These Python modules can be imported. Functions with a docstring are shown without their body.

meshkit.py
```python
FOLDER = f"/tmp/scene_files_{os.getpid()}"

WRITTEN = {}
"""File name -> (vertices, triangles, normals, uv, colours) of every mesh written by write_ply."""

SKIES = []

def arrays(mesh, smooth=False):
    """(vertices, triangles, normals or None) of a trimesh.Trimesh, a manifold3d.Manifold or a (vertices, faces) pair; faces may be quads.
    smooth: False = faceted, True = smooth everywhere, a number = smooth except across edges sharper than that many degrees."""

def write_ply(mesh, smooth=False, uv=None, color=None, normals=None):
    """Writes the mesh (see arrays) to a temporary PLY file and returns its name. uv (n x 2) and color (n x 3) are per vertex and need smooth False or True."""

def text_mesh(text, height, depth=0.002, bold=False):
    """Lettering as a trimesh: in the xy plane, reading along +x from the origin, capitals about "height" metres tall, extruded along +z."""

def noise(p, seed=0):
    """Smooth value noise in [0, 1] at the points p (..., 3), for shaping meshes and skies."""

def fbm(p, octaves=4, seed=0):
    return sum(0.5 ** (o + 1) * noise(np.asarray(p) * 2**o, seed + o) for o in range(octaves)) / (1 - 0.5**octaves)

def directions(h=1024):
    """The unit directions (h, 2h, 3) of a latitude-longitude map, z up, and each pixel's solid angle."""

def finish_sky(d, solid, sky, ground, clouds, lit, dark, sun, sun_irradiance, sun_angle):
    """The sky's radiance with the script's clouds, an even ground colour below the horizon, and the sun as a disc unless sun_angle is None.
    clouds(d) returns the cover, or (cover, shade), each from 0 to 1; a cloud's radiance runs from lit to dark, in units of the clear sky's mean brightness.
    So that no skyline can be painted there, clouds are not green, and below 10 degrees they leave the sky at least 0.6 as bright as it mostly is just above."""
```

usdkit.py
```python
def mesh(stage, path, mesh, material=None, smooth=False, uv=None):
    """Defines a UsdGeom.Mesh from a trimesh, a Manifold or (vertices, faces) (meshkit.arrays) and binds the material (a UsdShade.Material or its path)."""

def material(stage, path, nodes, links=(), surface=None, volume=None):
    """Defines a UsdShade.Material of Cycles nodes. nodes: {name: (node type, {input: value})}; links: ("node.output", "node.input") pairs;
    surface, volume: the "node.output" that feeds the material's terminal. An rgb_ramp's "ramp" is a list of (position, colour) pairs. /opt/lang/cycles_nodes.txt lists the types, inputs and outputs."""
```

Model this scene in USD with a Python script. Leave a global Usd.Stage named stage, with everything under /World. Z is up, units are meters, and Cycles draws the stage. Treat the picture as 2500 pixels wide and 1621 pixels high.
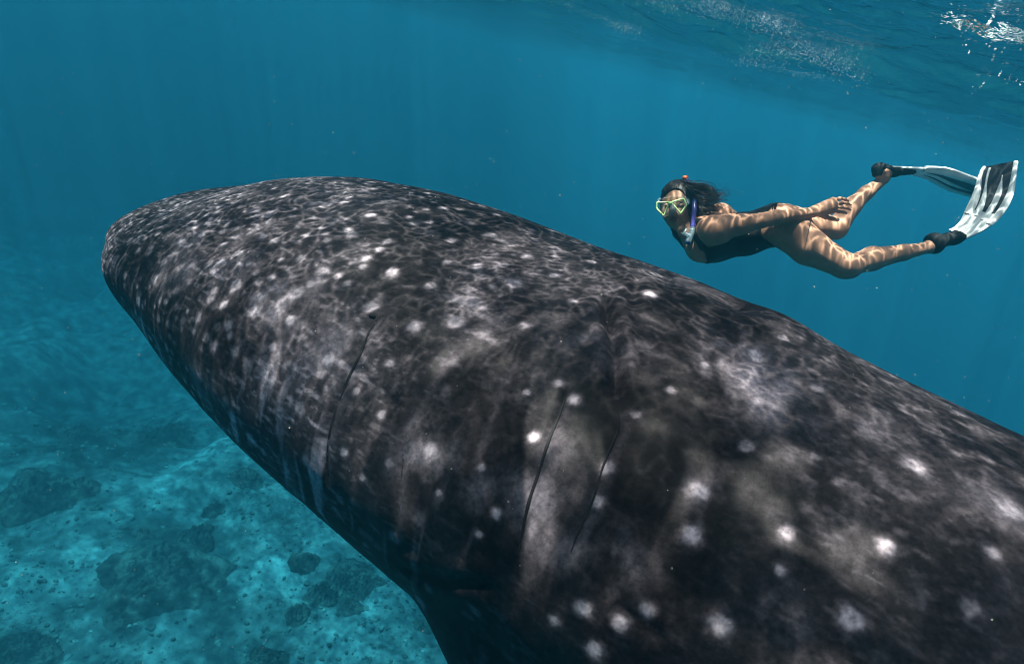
import math
import numpy as np, trimesh, usdkit, meshkit
from scipy.interpolate import PchipInterpolator, CubicSpline
from scipy.spatial import cKDTree
from scipy.ndimage import gaussian_filter
from pxr import Usd, UsdGeom, UsdLux, UsdShade, Gf, Sdf, Vt

stage = Usd.Stage.CreateInMemory()
UsdGeom.SetStageUpAxis(stage, UsdGeom.Tokens.z)
UsdGeom.SetStageMetersPerUnit(stage, 1.0)
UsdGeom.Xform.Define(stage, '/World')
UsdGeom.Scope.Define(stage, '/World/Looks')
rng = np.random.default_rng(7)
PI = math.pi

# ---------------------------------------------------------------- camera
EYE = np.array([0.0, 0.0, -0.55])                    # the sea surface is z = 0
FPX = 1490.0                                         # focal length in pixels of a 2500 px wide picture
ROLL, PITCH = math.radians(15.1), math.radians(24.1)
FWD = np.array([0, math.cos(PITCH), -math.sin(PITCH)])
_r0 = np.array([1.0, 0, 0]); _u0 = np.cross(_r0, FWD)
RIGHT = math.cos(ROLL) * _r0 + math.sin(ROLL) * _u0
UP = -math.sin(ROLL) * _r0 + math.cos(ROLL) * _u0
cam = UsdGeom.Camera.Define(stage, '/World/camera')
cam.CreateHorizontalApertureAttr(36.0)
cam.CreateFocalLengthAttr(36.0 * FPX / 2500.0)
cam.CreateClippingRangeAttr((0.05, 2000.0))
cam.CreateFStopAttr(5.0)
cam.CreateFocusDistanceAttr(2.2)
EXPOSURE = 2.84
cam.CreateExposureAttr(EXPOSURE)
m4 = np.eye(4); m4[0, :3], m4[1, :3], m4[2, :3], m4[3, :3] = RIGHT, UP, -FWD, EYE
cam.AddTransformOp().Set(Gf.Matrix4d(m4.tolist()))

# ---------------------------------------------------------------- sky and sun
SUN_DIR = np.array([-0.22, 0.02, 0.96]); SUN_DIR /= np.linalg.norm(SUN_DIR)
SUN_EL, SUN_ROT = math.asin(SUN_DIR[2]), math.atan2(SUN_DIR[0], SUN_DIR[1])
sky_mat = usdkit.material(stage, '/World/Looks/sky', {
    's': ('sky_texture', {'sky_type': 'single_scattering', 'sun_disc': False, 'sun_elevation': SUN_EL, 'sun_rotation': SUN_ROT}),
    'b': ('background_shader', {'strength': 0.06})}, [('s.color', 'b.color')], surface='b.background')
sky = UsdLux.DomeLight.Define(stage, '/World/sky')
UsdShade.MaterialBindingAPI.Apply(sky.GetPrim()).Bind(sky_mat)
sky.GetPrim().SetCustomDataByKey('kind', 'structure'); sky.GetPrim().SetCustomDataByKey('label', 'open daylight sky above the sea')
sun = UsdLux.DistantLight.Define(stage, '/World/sun')
sun.CreateNormalizeAttr(True); sun.CreateIntensityAttr(1.25); sun.CreateAngleAttr(0.45); sun.CreateColorAttr(Gf.Vec3f(1.0, 0.86, 0.74))
_z = SUN_DIR; _x = np.cross([0, 1, 0], _z); _x /= np.linalg.norm(_x); _y = np.cross(_z, _x)
ms = np.eye(4); ms[0, :3], ms[1, :3], ms[2, :3] = _x, _y, _z
sun.AddTransformOp().Set(Gf.Matrix4d(ms.tolist()))

# ---------------------------------------------------------------- helpers
def local(px, py, depth):
    """a point in the camera's axes (right, up, forward)"""
    px, py, depth = np.broadcast_arrays(np.asarray(px, float), np.asarray(py, float), np.asarray(depth, float))
    return np.stack([(px - 1250) / FPX * depth, (810.5 - py) / FPX * depth, depth], -1)
def to_world(p):
    p = np.asarray(p, float)
    return EYE + p[..., :1] * RIGHT + p[..., 1:2] * UP + p[..., 2:3] * FWD
def at(px, py, depth):
    return to_world(local(px, py, depth))

USED = {}
def numbered(path):
    n = USED.get(path, 0); USED[path] = n + 1
    return path if n == 0 else f'{path}_{n:03d}'
ORIGIN = {}
def tag(prim, label=None, cat=None, group=None, kind=None):
    for k, v in (('label', label), ('category', cat), ('group', group), ('kind', kind)):
        if v: prim.SetCustomDataByKey(k, v)
    return prim
def thing(name, label, cat, loc, group=None):
    path = numbered('/World/' + name)
    x = UsdGeom.Xform.Define(stage, path); x.AddTranslateOp().Set(Gf.Vec3d(*map(float, loc)))
    ORIGIN[path] = np.asarray(loc, float)
    return tag(x.GetPrim(), label, cat, group)
def origin_of(path):
    while path and path not in ORIGIN: path = path.rpartition('/')[0]
    return ORIGIN.get(path, np.zeros(3))
def obj(name, mesh, mat, parent=None, smooth=True, color=None, label=None, loc=None):
    """one Mesh prim; vertices are given in world coordinates"""
    base = str(parent.GetPath()) if parent is not None else '/World'
    path = numbered(base + '/' + name)
    v, f = (np.asarray(mesh[0], float), np.asarray(mesh[1], int)) if isinstance(mesh, tuple) else (np.array(mesh.vertices), np.array(mesh.faces))
    o = origin_of(base) if parent is not None else (np.zeros(3) if loc is None else np.asarray(loc, float))
    m = usdkit.mesh(stage, path, (v - o, f), mat, smooth)
    if loc is not None and parent is None: m.AddTranslateOp().Set(Gf.Vec3d(*map(float, loc)))
    if color is not None:
        pv = UsdGeom.PrimvarsAPI(m).CreatePrimvar('tint', Sdf.ValueTypeNames.Color3fArray, 'vertex')
        pv.Set(Vt.Vec3fArray.FromNumpy(np.ascontiguousarray(color, np.float32)))
    return tag(m.GetPrim(), label)
def grid_faces(nu, nv, wrap=False):
    i, j = np.meshgrid(np.arange(nu - 1), np.arange(nv if wrap else nv - 1), indexing='ij')
    a = i * nv + j; b = i * nv + (j + 1) % nv; c = (i + 1) * nv + (j + 1) % nv; d = (i + 1) * nv + j
    q = np.stack([a, b, c, d], -1).reshape(-1, 4)
    return np.vstack([q[:, [0, 1, 2]], q[:, [0, 2, 3]]])
def joined(parts):
    vs, fs, n = [], [], 0
    for v, f in parts:
        vs.append(v); fs.append(np.asarray(f) + n); n += len(v)
    return np.vstack(vs), np.vstack(fs)
def tube(points, radii, sides=8, flat=None, cap=True):
    """a tube along points; flat = (direction, factor) squeezes it"""
    p = np.asarray(points, float); r = np.broadcast_to(np.asarray(radii, float), (len(p),))
    t = np.gradient(p, axis=0); t /= np.linalg.norm(t, axis=1, keepdims=True) + 1e-12
    ref = np.array([0.31, 0.52, 0.79]) if flat is None else np.asarray(flat[0], float)
    a = np.cross(t, ref); a /= np.linalg.norm(a, axis=1, keepdims=True) + 1e-12
    b = np.cross(t, a); k = 1.0 if flat is None else flat[1]
    ang = np.arange(sides) * 2 * PI / sides
    v = p[:, None] + r[:, None, None] * (np.cos(ang)[None, :, None] * a[:, None] + k * np.sin(ang)[None, :, None] * b[:, None])
    f = grid_faces(len(p), sides, True)
    v = v.reshape(-1, 3)
    if cap:
        n = len(v); v = np.vstack([v, p[0], p[-1]]); L = (len(p) - 1) * sides
        k0 = np.arange(sides); k1 = (k0 + 1) % sides
        f = np.vstack([f, np.stack([np.full(sides, n), k1, k0], 1), np.stack([np.full(sides, n + 1), L + k0, L + k1], 1)])
    return v, f
def curve(points, n):
    p = np.asarray(points, float)
    d = np.r_[0, np.cumsum(np.linalg.norm(np.diff(p, axis=0), axis=1))]
    return CubicSpline(d, p, axis=0)(np.linspace(0, d[-1], n)) if len(p) > 2 else p[0] + (p[1] - p[0]) * np.linspace(0, 1, n)[:, None]
def sstep(a, b, x):
    t = np.clip((np.asarray(x) - a) / (b - a), 0, 1)
    return t * t * (3 - 2 * t)
def fbm(p, octaves=4, seed=0):
    return meshkit.fbm(p, octaves, seed) - 0.5
def mat(name, nodes, links=(), surface=None, volume=None):
    return usdkit.material(stage, '/World/Looks/' + name, nodes, links, surface, volume)
def simple(name, color, rough=0.5, vary=0.15, scale=60.0, spec=0.3, bump=0.0, sss=0.0):
    c = np.array(color)
    nodes = {'tc': ('texture_coordinate', {}), 'n': ('noise_texture', {'scale': scale, 'detail': 4.0}),
             'r': ('rgb_ramp', {'ramp': [(0.3, tuple(c * (1 - vary))), (0.7, tuple(np.minimum(c * (1 + vary), 0.95)))]}),
             'b': ('bump', {'strength': bump, 'distance': 0.002}),
             'p': ('principled_bsdf', {'roughness': rough, 'specular_ior_level': spec, 'subsurface_weight': sss, 'subsurface_scale': 0.01})}
    links = [('tc.object', 'n.vector'), ('n.fac', 'r.fac'), ('r.color', 'p.base_color'), ('n.fac', 'b.height'), ('b.normal', 'p.normal')]
    return mat(name, nodes, links, 'p.BSDF')

# ---------------------------------------------------------------- materials
# the sea surface: Fresnel mix of see-through and mirror; its lensing of sunlight is carried by the see-through colour
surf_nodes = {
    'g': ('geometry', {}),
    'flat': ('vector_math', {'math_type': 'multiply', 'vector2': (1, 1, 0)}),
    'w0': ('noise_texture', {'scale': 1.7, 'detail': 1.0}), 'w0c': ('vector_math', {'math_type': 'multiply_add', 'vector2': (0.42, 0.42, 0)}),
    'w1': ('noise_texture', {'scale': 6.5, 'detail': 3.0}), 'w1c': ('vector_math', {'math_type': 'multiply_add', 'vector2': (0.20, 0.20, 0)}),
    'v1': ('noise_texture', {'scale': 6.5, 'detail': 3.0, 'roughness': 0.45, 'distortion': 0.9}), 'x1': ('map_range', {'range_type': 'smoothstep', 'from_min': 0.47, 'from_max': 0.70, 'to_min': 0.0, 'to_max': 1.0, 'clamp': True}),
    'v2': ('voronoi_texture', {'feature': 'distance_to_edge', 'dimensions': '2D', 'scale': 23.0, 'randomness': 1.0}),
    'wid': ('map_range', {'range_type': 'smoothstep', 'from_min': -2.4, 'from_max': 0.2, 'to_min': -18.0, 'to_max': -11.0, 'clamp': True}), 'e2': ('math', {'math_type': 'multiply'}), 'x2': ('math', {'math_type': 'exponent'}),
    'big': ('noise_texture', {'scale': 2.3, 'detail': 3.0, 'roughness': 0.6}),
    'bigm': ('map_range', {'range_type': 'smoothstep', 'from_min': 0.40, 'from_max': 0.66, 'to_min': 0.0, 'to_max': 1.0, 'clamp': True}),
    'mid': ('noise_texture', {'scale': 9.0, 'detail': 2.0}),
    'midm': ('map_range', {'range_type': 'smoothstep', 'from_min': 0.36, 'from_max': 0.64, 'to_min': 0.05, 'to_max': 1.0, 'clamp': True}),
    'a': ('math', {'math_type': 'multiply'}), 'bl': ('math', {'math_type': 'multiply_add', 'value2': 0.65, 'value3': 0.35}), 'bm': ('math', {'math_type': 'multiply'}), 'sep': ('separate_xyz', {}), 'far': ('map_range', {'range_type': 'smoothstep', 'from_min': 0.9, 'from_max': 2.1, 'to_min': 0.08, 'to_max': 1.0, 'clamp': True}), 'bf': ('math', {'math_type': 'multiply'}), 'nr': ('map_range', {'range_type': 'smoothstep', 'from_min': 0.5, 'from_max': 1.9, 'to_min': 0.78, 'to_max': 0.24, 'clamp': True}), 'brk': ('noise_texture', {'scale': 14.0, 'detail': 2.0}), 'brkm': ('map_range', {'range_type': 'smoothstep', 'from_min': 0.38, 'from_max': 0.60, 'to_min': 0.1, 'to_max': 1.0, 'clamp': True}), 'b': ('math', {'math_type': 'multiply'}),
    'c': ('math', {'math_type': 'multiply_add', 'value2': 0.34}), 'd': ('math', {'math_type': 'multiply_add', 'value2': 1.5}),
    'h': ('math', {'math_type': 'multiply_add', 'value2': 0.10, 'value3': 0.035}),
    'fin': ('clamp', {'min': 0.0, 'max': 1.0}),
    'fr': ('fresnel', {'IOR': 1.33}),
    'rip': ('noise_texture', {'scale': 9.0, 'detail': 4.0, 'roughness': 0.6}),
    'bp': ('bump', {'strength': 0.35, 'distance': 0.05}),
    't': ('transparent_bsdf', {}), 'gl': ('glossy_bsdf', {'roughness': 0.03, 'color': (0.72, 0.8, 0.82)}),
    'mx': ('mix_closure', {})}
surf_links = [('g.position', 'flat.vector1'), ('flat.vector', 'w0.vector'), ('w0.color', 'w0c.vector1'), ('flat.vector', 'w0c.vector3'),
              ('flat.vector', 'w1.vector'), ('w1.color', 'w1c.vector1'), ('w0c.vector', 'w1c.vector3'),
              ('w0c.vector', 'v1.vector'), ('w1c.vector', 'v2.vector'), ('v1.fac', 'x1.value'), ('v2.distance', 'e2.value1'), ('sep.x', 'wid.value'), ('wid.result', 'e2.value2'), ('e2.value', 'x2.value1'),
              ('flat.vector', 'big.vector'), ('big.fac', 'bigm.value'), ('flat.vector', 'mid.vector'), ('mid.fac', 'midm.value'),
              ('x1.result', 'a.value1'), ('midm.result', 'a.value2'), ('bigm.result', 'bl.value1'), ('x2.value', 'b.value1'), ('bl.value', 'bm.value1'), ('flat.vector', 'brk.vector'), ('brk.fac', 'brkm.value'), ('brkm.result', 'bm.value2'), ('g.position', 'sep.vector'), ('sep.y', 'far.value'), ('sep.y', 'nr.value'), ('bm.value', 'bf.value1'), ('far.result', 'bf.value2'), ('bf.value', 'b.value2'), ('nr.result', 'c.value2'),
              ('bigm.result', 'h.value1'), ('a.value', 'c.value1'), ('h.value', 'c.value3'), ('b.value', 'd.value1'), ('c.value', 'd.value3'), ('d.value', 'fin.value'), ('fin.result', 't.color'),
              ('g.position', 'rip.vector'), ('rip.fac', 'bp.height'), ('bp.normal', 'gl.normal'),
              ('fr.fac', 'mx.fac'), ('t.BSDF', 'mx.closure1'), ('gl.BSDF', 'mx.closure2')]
M_surface = mat('sea_surface', surf_nodes, surf_links, 'mx.closure')
M_water = mat('sea_water', {'v': ('principled_volume', {'color': (0.009, 0.082, 0.130), 'absorption_color': (0.18, 0.64, 0.78), 'density': 0.175, 'anisotropy': 0.1})}, [], volume='v.volume')
M_shark = mat('shark_skin', {
    'a': ('attribute', {'attribute': 'tint'}), 'tc': ('texture_coordinate', {}),
    'n': ('noise_texture', {'scale': 90.0, 'detail': 5.0, 'roughness': 0.65}),
    'r': ('rgb_ramp', {'ramp': [(0.25, (0.18,) * 3), (0.75, (1.85,) * 3)]}),
    'x': ('mix_color', {'blend_type': 'multiply', 'fac': 0.75}),
    'n2': ('noise_texture', {'scale': 300.0, 'detail': 3.0}),
    'b': ('bump', {'strength': 0.25, 'distance': 0.002}),
    'p': ('principled_bsdf', {'roughness': 0.55, 'specular_ior_level': 0.06})},
    [('tc.object', 'n.vector'), ('n.fac', 'r.fac'), ('a.color', 'x.a'), ('r.color', 'x.b'), ('x.result', 'p.base_color'),
     ('tc.object', 'n2.vector'), ('n2.fac', 'b.height'), ('b.normal', 'p.normal')], 'p.BSDF')
M_slit = simple('gill_dark', (0.012, 0.012, 0.014), 0.8, 0.2)
M_seabed = mat('seabed', {
    'a': ('attribute', {'attribute': 'tint'}), 'g': ('geometry', {}),
    'n': ('noise_texture', {'scale': 2.2, 'detail': 8.0, 'roughness': 0.72}),
    'r': ('rgb_ramp', {'ramp': [(0.30, (0.58,) * 3), (0.5, (0.97,) * 3), (0.72, (1.38,) * 3)]}),
    'x': ('mix_color', {'blend_type': 'multiply', 'fac': 0.9, 'use_clamp': False}),
    'b': ('bump', {'strength': 0.8, 'distance': 0.12}),
    'p': ('principled_bsdf', {'roughness': 0.95, 'specular_ior_level': 0.05})},
    [('g.position', 'n.vector'), ('n.fac', 'r.fac'), ('a.color', 'x.a'), ('r.color', 'x.b'), ('x.result', 'p.base_color'),
     ('n.fac', 'b.height'), ('b.normal', 'p.normal')], 'p.BSDF')
M_coral = simple('coral_rock', (0.095, 0.15, 0.13), 0.95, 0.6, 2.6, 0.05, 0.7)
M_skin = simple('skin', (0.44, 0.23, 0.155), 0.55, 0.18, 18.0, 0.06, 0.25)
M_suit = simple('swimsuit', (0.012, 0.012, 0.014), 0.6, 0.2, 80.0, 0.3)
M_hair = simple('hair', (0.012, 0.009, 0.008), 0.45, 0.4, 60.0, 0.4)
M_yellow = simple('mask_frame', (0.60, 0.85, 0.36), 0.35, 0.05, 30.0, 0.4)
M_orange = simple('snorkel_cap', (0.90, 0.13, 0.03), 0.4, 0.05)
M_purple = simple('snorkel_tube', (0.05, 0.045, 0.22), 0.3, 0.1, 30.0, 0.5)
M_purge = simple('purge_valve', (0.02, 0.05, 0.20), 0.3, 0.1)
M_rubber = simple('black_rubber', (0.012, 0.013, 0.015), 0.7, 0.2, 60.0, 0.08)
M_white = simple('white_plastic', (0.80, 0.81, 0.80), 0.4, 0.06, 40.0, 0.4)
M_membrane = simple('fin_membrane', (0.022, 0.025, 0.03), 0.4, 0.2, 40.0, 0.4)
M_eye = simple('eye_white', (0.35, 0.33, 0.30), 0.3, 0.02)
M_iris = simple('eye_iris', (0.02, 0.012, 0.008), 0.2, 0.1)
M_lip = simple('lips', (0.32, 0.13, 0.10), 0.45, 0.08)
M_brow = simple('eyebrow', (0.02, 0.014, 0.01), 0.7, 0.2)
def pane(name, tint, frost, keep):
    return mat(name, {'t': ('transparent_bsdf', {'color': tint}), 'g': ('glossy_bsdf', {'roughness': 0.08}), 'f': ('fresnel', {'IOR': 1.25}),
                      'd': ('principled_bsdf', {'base_color': frost, 'roughness': 0.3, 'specular_ior_level': 0.5}), 'm1': ('mix_closure', {}), 'm2': ('mix_closure', {'fac': keep})},
               [('f.fac', 'm1.fac'), ('t.BSDF', 'm1.closure1'), ('g.BSDF', 'm1.closure2'), ('m1.closure', 'm2.closure1'), ('d.BSDF', 'm2.closure2')], 'm2.closure')
M_lens = pane('mask_lens', (0.93, 0.97, 0.97), (0.5, 0.6, 0.62), 0.03)
M_silicone = pane('clear_silicone', (0.80, 0.88, 0.92), (0.42, 0.55, 0.62), 0.28)
M_bubble = mat('bubble', {'t': ('transparent_bsdf', {}), 'd': ('principled_bsdf', {'base_color': (0.8, 0.85, 0.87), 'roughness': 0.2}), 'm': ('mix_closure', {'fac': 0.75})},
               [('t.BSDF', 'm.closure1'), ('d.BSDF', 'm.closure2')], 'm.closure')
M_speck = simple('plankton', (0.6, 0.58, 0.5), 0.8, 0.2)

# ---------------------------------------------------------------- the sea: surface, water body, seabed
def on_plane(px, py, z):
    d = at(px, py, 1.0) - EYE
    return EYE + d * ((z - EYE[2]) / d[2])
EDGE = np.array([on_plane(1250, 0, -.10), on_plane(1900, 190, -.10), on_plane(2480, 262, -.10)])
def wave_height(x, y):
    z = np.zeros_like(x)
    r = np.random.default_rng(12)
    for lam, amp, n in ((7.0, 0.035, 3), (2.6, 0.018, 5), (1.1, 0.0105, 6), (0.5, 0.0072, 8), (0.24, 0.0035, 9), (0.13, 0.0010, 8)):
        for _ in range(n):
            a = r.normal(0.9, 0.75); l = lam * r.uniform(0.75, 1.35); ph = r.uniform(0, 2 * PI)
            q = (x * math.cos(a) + y * math.sin(a)) * 2 * PI / l + ph
            z += amp * (1 - np.abs(np.sin(q / 2)) * 1.6 + 0.2)     # crests hang, troughs are pointed
    return z
def sea_surface():
    rr = np.r_[np.linspace(0.0, .3, 12)[1:], 0.3 + (np.exp(np.linspace(0, 1, 640) * 2.6) - 1) / (math.exp(2.6) - 1) * 17, 17.3 * np.geomspace(1.01, 11, 130)]
    th = np.radians(np.r_[np.linspace(-5, 100, 800), np.linspace(100, 355, 200)[1:-1]])
    R, T = np.meshgrid(rr, th, indexing='ij')
    x, y = R * np.cos(T) + 0.3, R * np.sin(T)
    gust = 0.55 + 0.9 * sstep(-.12, .22, fbm(np.stack([x * .5, y * .5, 0 * x], -1), 3, 19))
    z = wave_height(x, y) * (1 / (1 + (R / 60) ** 2))
    z -= z.mean()
    z *= gust
    # a swell whose trough hangs down some metres ahead, nearer on the right
    c0, c1 = EDGE[0], EDGE[-1]; e = (c1 - c0) / np.linalg.norm(c1 - c0)
    d = (x - c0[0]) * -e[1] + (y - c0[1]) * e[0]
    along = ((x - c0[0]) * e[0] + (y - c0[1]) * e[1]) / np.linalg.norm(c1 - c0)
    z -= (0.10 + 0.13 * sstep(.1, .8, along)) * np.exp(-((d + .2 * np.sin(x * 1.1)) / 0.6) ** 2)
    return (np.stack([x, y, z], -1).reshape(-1, 3), grid_faces(len(rr), len(th), True)[:, ::-1])
v, f = sea_surface()
tag(obj('water_surface', (v, f), M_surface), 'rippled underside of the sea surface with bright glints', 'sea surface', kind='structure')
SURF_TOP = v[:, 2].max(); sea_v = v

BED = -13.5
def bed_point(px, py):
    """where a sight line meets the mean level of the seabed"""
    d = at(px, py, 1.0) - EYE
    return EYE + d * ((BED - EYE[2]) / d[2])
SAND = [(718, 1392, .55, 1.0), (455, 1118, .9, .8), (395, 1180, .7, .7), (520, 1070, .6, .6), (640, 1360, .6, .5), (60, 1200, .9, .5), (830, 1530, .7, .5), (905, 1480, .5, .5), (300, 1260, 1.2, .4),
        (150, 1450, 1.2, .4), (560, 1230, .8, .35), (700, 1600, .9, .4), (420, 1560, .8, .4), (760, 1350, .35, .7), (610, 1420, .4, .6)]
DARK = [(110, 1225, 1.4), (395, 1410, 1.1), (480, 1310, .6), (395, 1000, 1.6), (600, 1190, .8), (790, 1445, .6), (45, 1600, 1.2), (650, 1605, .7), (195, 1020, 1.6), (130, 930, 2.6), (350, 1330, .8),
        (250, 1080, 1.8), (870, 1402, .5), (560, 1470, .6), (300, 1480, .7), (520, 1560, .6)]
FAR_EDGE = bed_point(60, 770)[1]
def seabed():
    n = 560
    u = np.linspace(-1, 1, n); s = np.sinh(u * 3.6) / np.sinh(3.6)
    x = s * 150 - 3.5; y = s * 150 + 7.5
    X, Y = np.meshgrid(x, y, indexing='ij')
    p = np.stack([X, Y, np.zeros_like(X)], -1)
    big = fbm(p * 0.22, 4, 3); mid = fbm(p * 0.9, 4, 5); fine = fbm(p * 3.1, 4, 9)
    z = BED + big * 0.9 + mid * 0.30 + fine * 0.14
    z -= 0.45 * np.clip(X - 1.5 - 1.5 * mid, 0, 60) + 0.26 * np.clip(Y - FAR_EDGE + 6 - 14 * big, 0, 80)
    alb = 0.29 + 0.09 * mid + 0.11 * big + 0.17 * fine
    for px, py, r, k in SAND:
        c = bed_point(px, py); w = 1 + 1.6 * fbm(p * 1.6, 3, 21)
        alb += 0.36 * k * np.exp(-((X - c[0]) ** 2 + (Y - c[1]) ** 2) / (r * w) ** 2)
    for px, py, r in DARK:
        c = bed_point(px, py); w = 1 + 1.6 * fbm(p * 1.4, 3, 33)
        alb *= 1 - 0.52 * np.exp(-((X - c[0]) ** 2 + (Y - c[1]) ** 2) / (r * w) ** 2)
    alb = np.clip(alb, 0.03, 0.8)
    col = alb[..., None] * np.array([0.42, 0.88, 0.98])
    return np.stack([X, Y, z], -1).reshape(-1, 3), grid_faces(n, n)[:, ::-1], col.reshape(-1, 3), z
bv, bf, bc, bz = seabed()
tag(obj('seabed', (bv, bf), M_seabed, color=bc), 'sandy seabed with rubble and dark reef patches', kind='structure')
BEDTREE = cKDTree(bv[:, :2])
def bed_z(x, y): return bv[BEDTREE.query([x, y])[1], 2]

# the body of sea water, from under the seabed to just above the waves
bx = trimesh.creation.box([420, 420, SURF_TOP + 0.25 - (bv[:, 2].min() - 1.0)])
bx.apply_translation([0, 0, (SURF_TOP + 0.25 + bv[:, 2].min() - 1.0) / 2])
tag(obj('haze', bx, M_water, smooth=False), 'clear blue sea water that fades far things', kind='stuff')

# ---------------------------------------------------------------- whale shark
S_K = np.array([0, .05, .15, .3, .55, .9, 1.3, 1.7, 2.2, 2.8, 3.5, 4.3, 5.2, 6.0, 6.7])
W_K = [0.1968, 0.2436, 0.318, 0.4218, 0.4907, 0.5808, 0.6361, 0.6472, 0.6436, 0.6094, 0.5945, 0.4938, 0.3452, 0.22, 0.10]
T_K = [0.0248, 0.0766, 0.1168, 0.1615, 0.2596, 0.3521, 0.3937, 0.4067, 0.444, 0.4354, 0.4604, 0.3724, 0.2471, 0.17, 0.10]
B_K = [0.0603, 0.1207, 0.1714, 0.2223, 0.283, 0.3461, 0.3722, 0.4206, 0.4596, 0.4557, 0.4237, 0.3323, 0.2213, 0.15, 0.09]
SH_H = np.array([-0.9332613, 0.35549395, -0.05145278]); SH_L = np.array([-0.33736306, -0.91667158, -0.2142414]); SH_U = np.array([-0.12332683, -0.18258494, 0.97542464])
SH_N = EYE + np.array([-1.56817471, 2.37065357, -0.96495483])
BEND_L, BEND_U = 0.03822101, -0.00596773
fw, ft, fb = (PchipInterpolator(S_K, q) for q in (W_K, T_K, B_K))
def shark_point(s, th):
    """s metres behind the snout, th the angle round the body (0 = its left side, 90 degrees = its back)"""
    s, th = np.broadcast_arrays(np.asarray(s, float), np.asarray(th, float))
    sc = np.clip(s, 0, 6.7)
    cen = SH_N - SH_H * s[..., None] + SH_L * (BEND_L * s ** 2)[..., None] + SH_U * (BEND_U * s ** 2)[..., None]
    c, sn = np.cos(th), np.sin(th)
    X = np.sign(c) * np.abs(c) ** .85; Y = np.sign(sn) * np.abs(sn) ** .85
    y = np.where(Y > 0, Y * ft(sc), Y * fb(sc))
    return cen + SH_L * (fw(sc) * X)[..., None] + SH_U * y[..., None]
def project(p):
    d = np.asarray(p) - EYE; z = d @ FWD
    return np.stack([1250 + FPX * (d @ RIGHT) / z, 810.5 - FPX * (d @ UP) / z], -1), z
# rings: fine along the part in view
ring_s = np.r_[np.linspace(0, .06, 14), np.arange(.064, 3.5, .0052), np.linspace(3.52, 6.7, 90)]
nth_v, nth_h = 470, 130                                   # fine on the near side and the back, coarse on the far side and belly
ring_t = np.r_[np.linspace(math.radians(-62), math.radians(122), nth_v), np.linspace(math.radians(122), math.radians(298), nth_h + 2)[1:-1]]
NS, NT = len(ring_s), len(ring_t)
SG, TG = np.meshgrid(ring_s, ring_t, indexing='ij')
SP = shark_point(SG, TG)
du = np.gradient(SP, axis=0); dv = np.gradient(SP, axis=1)
SNRM = np.cross(dv, du); SNRM /= np.linalg.norm(SNRM, axis=-1, keepdims=True) + 1e-9
cen_g = SP.mean(axis=1, keepdims=True)
if ((SP - cen_g) * SNRM).sum(-1).mean() < 0: SNRM = -SNRM
pix, dep = project(SP)
near = (dep > 0.2) & (((EYE - SP) * SNRM).sum(-1) > 0)
K = 2500 / 2380.0
flat_idx = np.nonzero(near.ravel())[0]
pix_tree = cKDTree(pix.reshape(-1, 2)[flat_idx])
def on_shark(px, py):
    """index of the skin vertex facing the photographer along a pixel's ray"""
    return flat_idx[pix_tree.query(np.stack([np.asarray(px, float), np.asarray(py, float)], -1))[1]]
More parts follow.
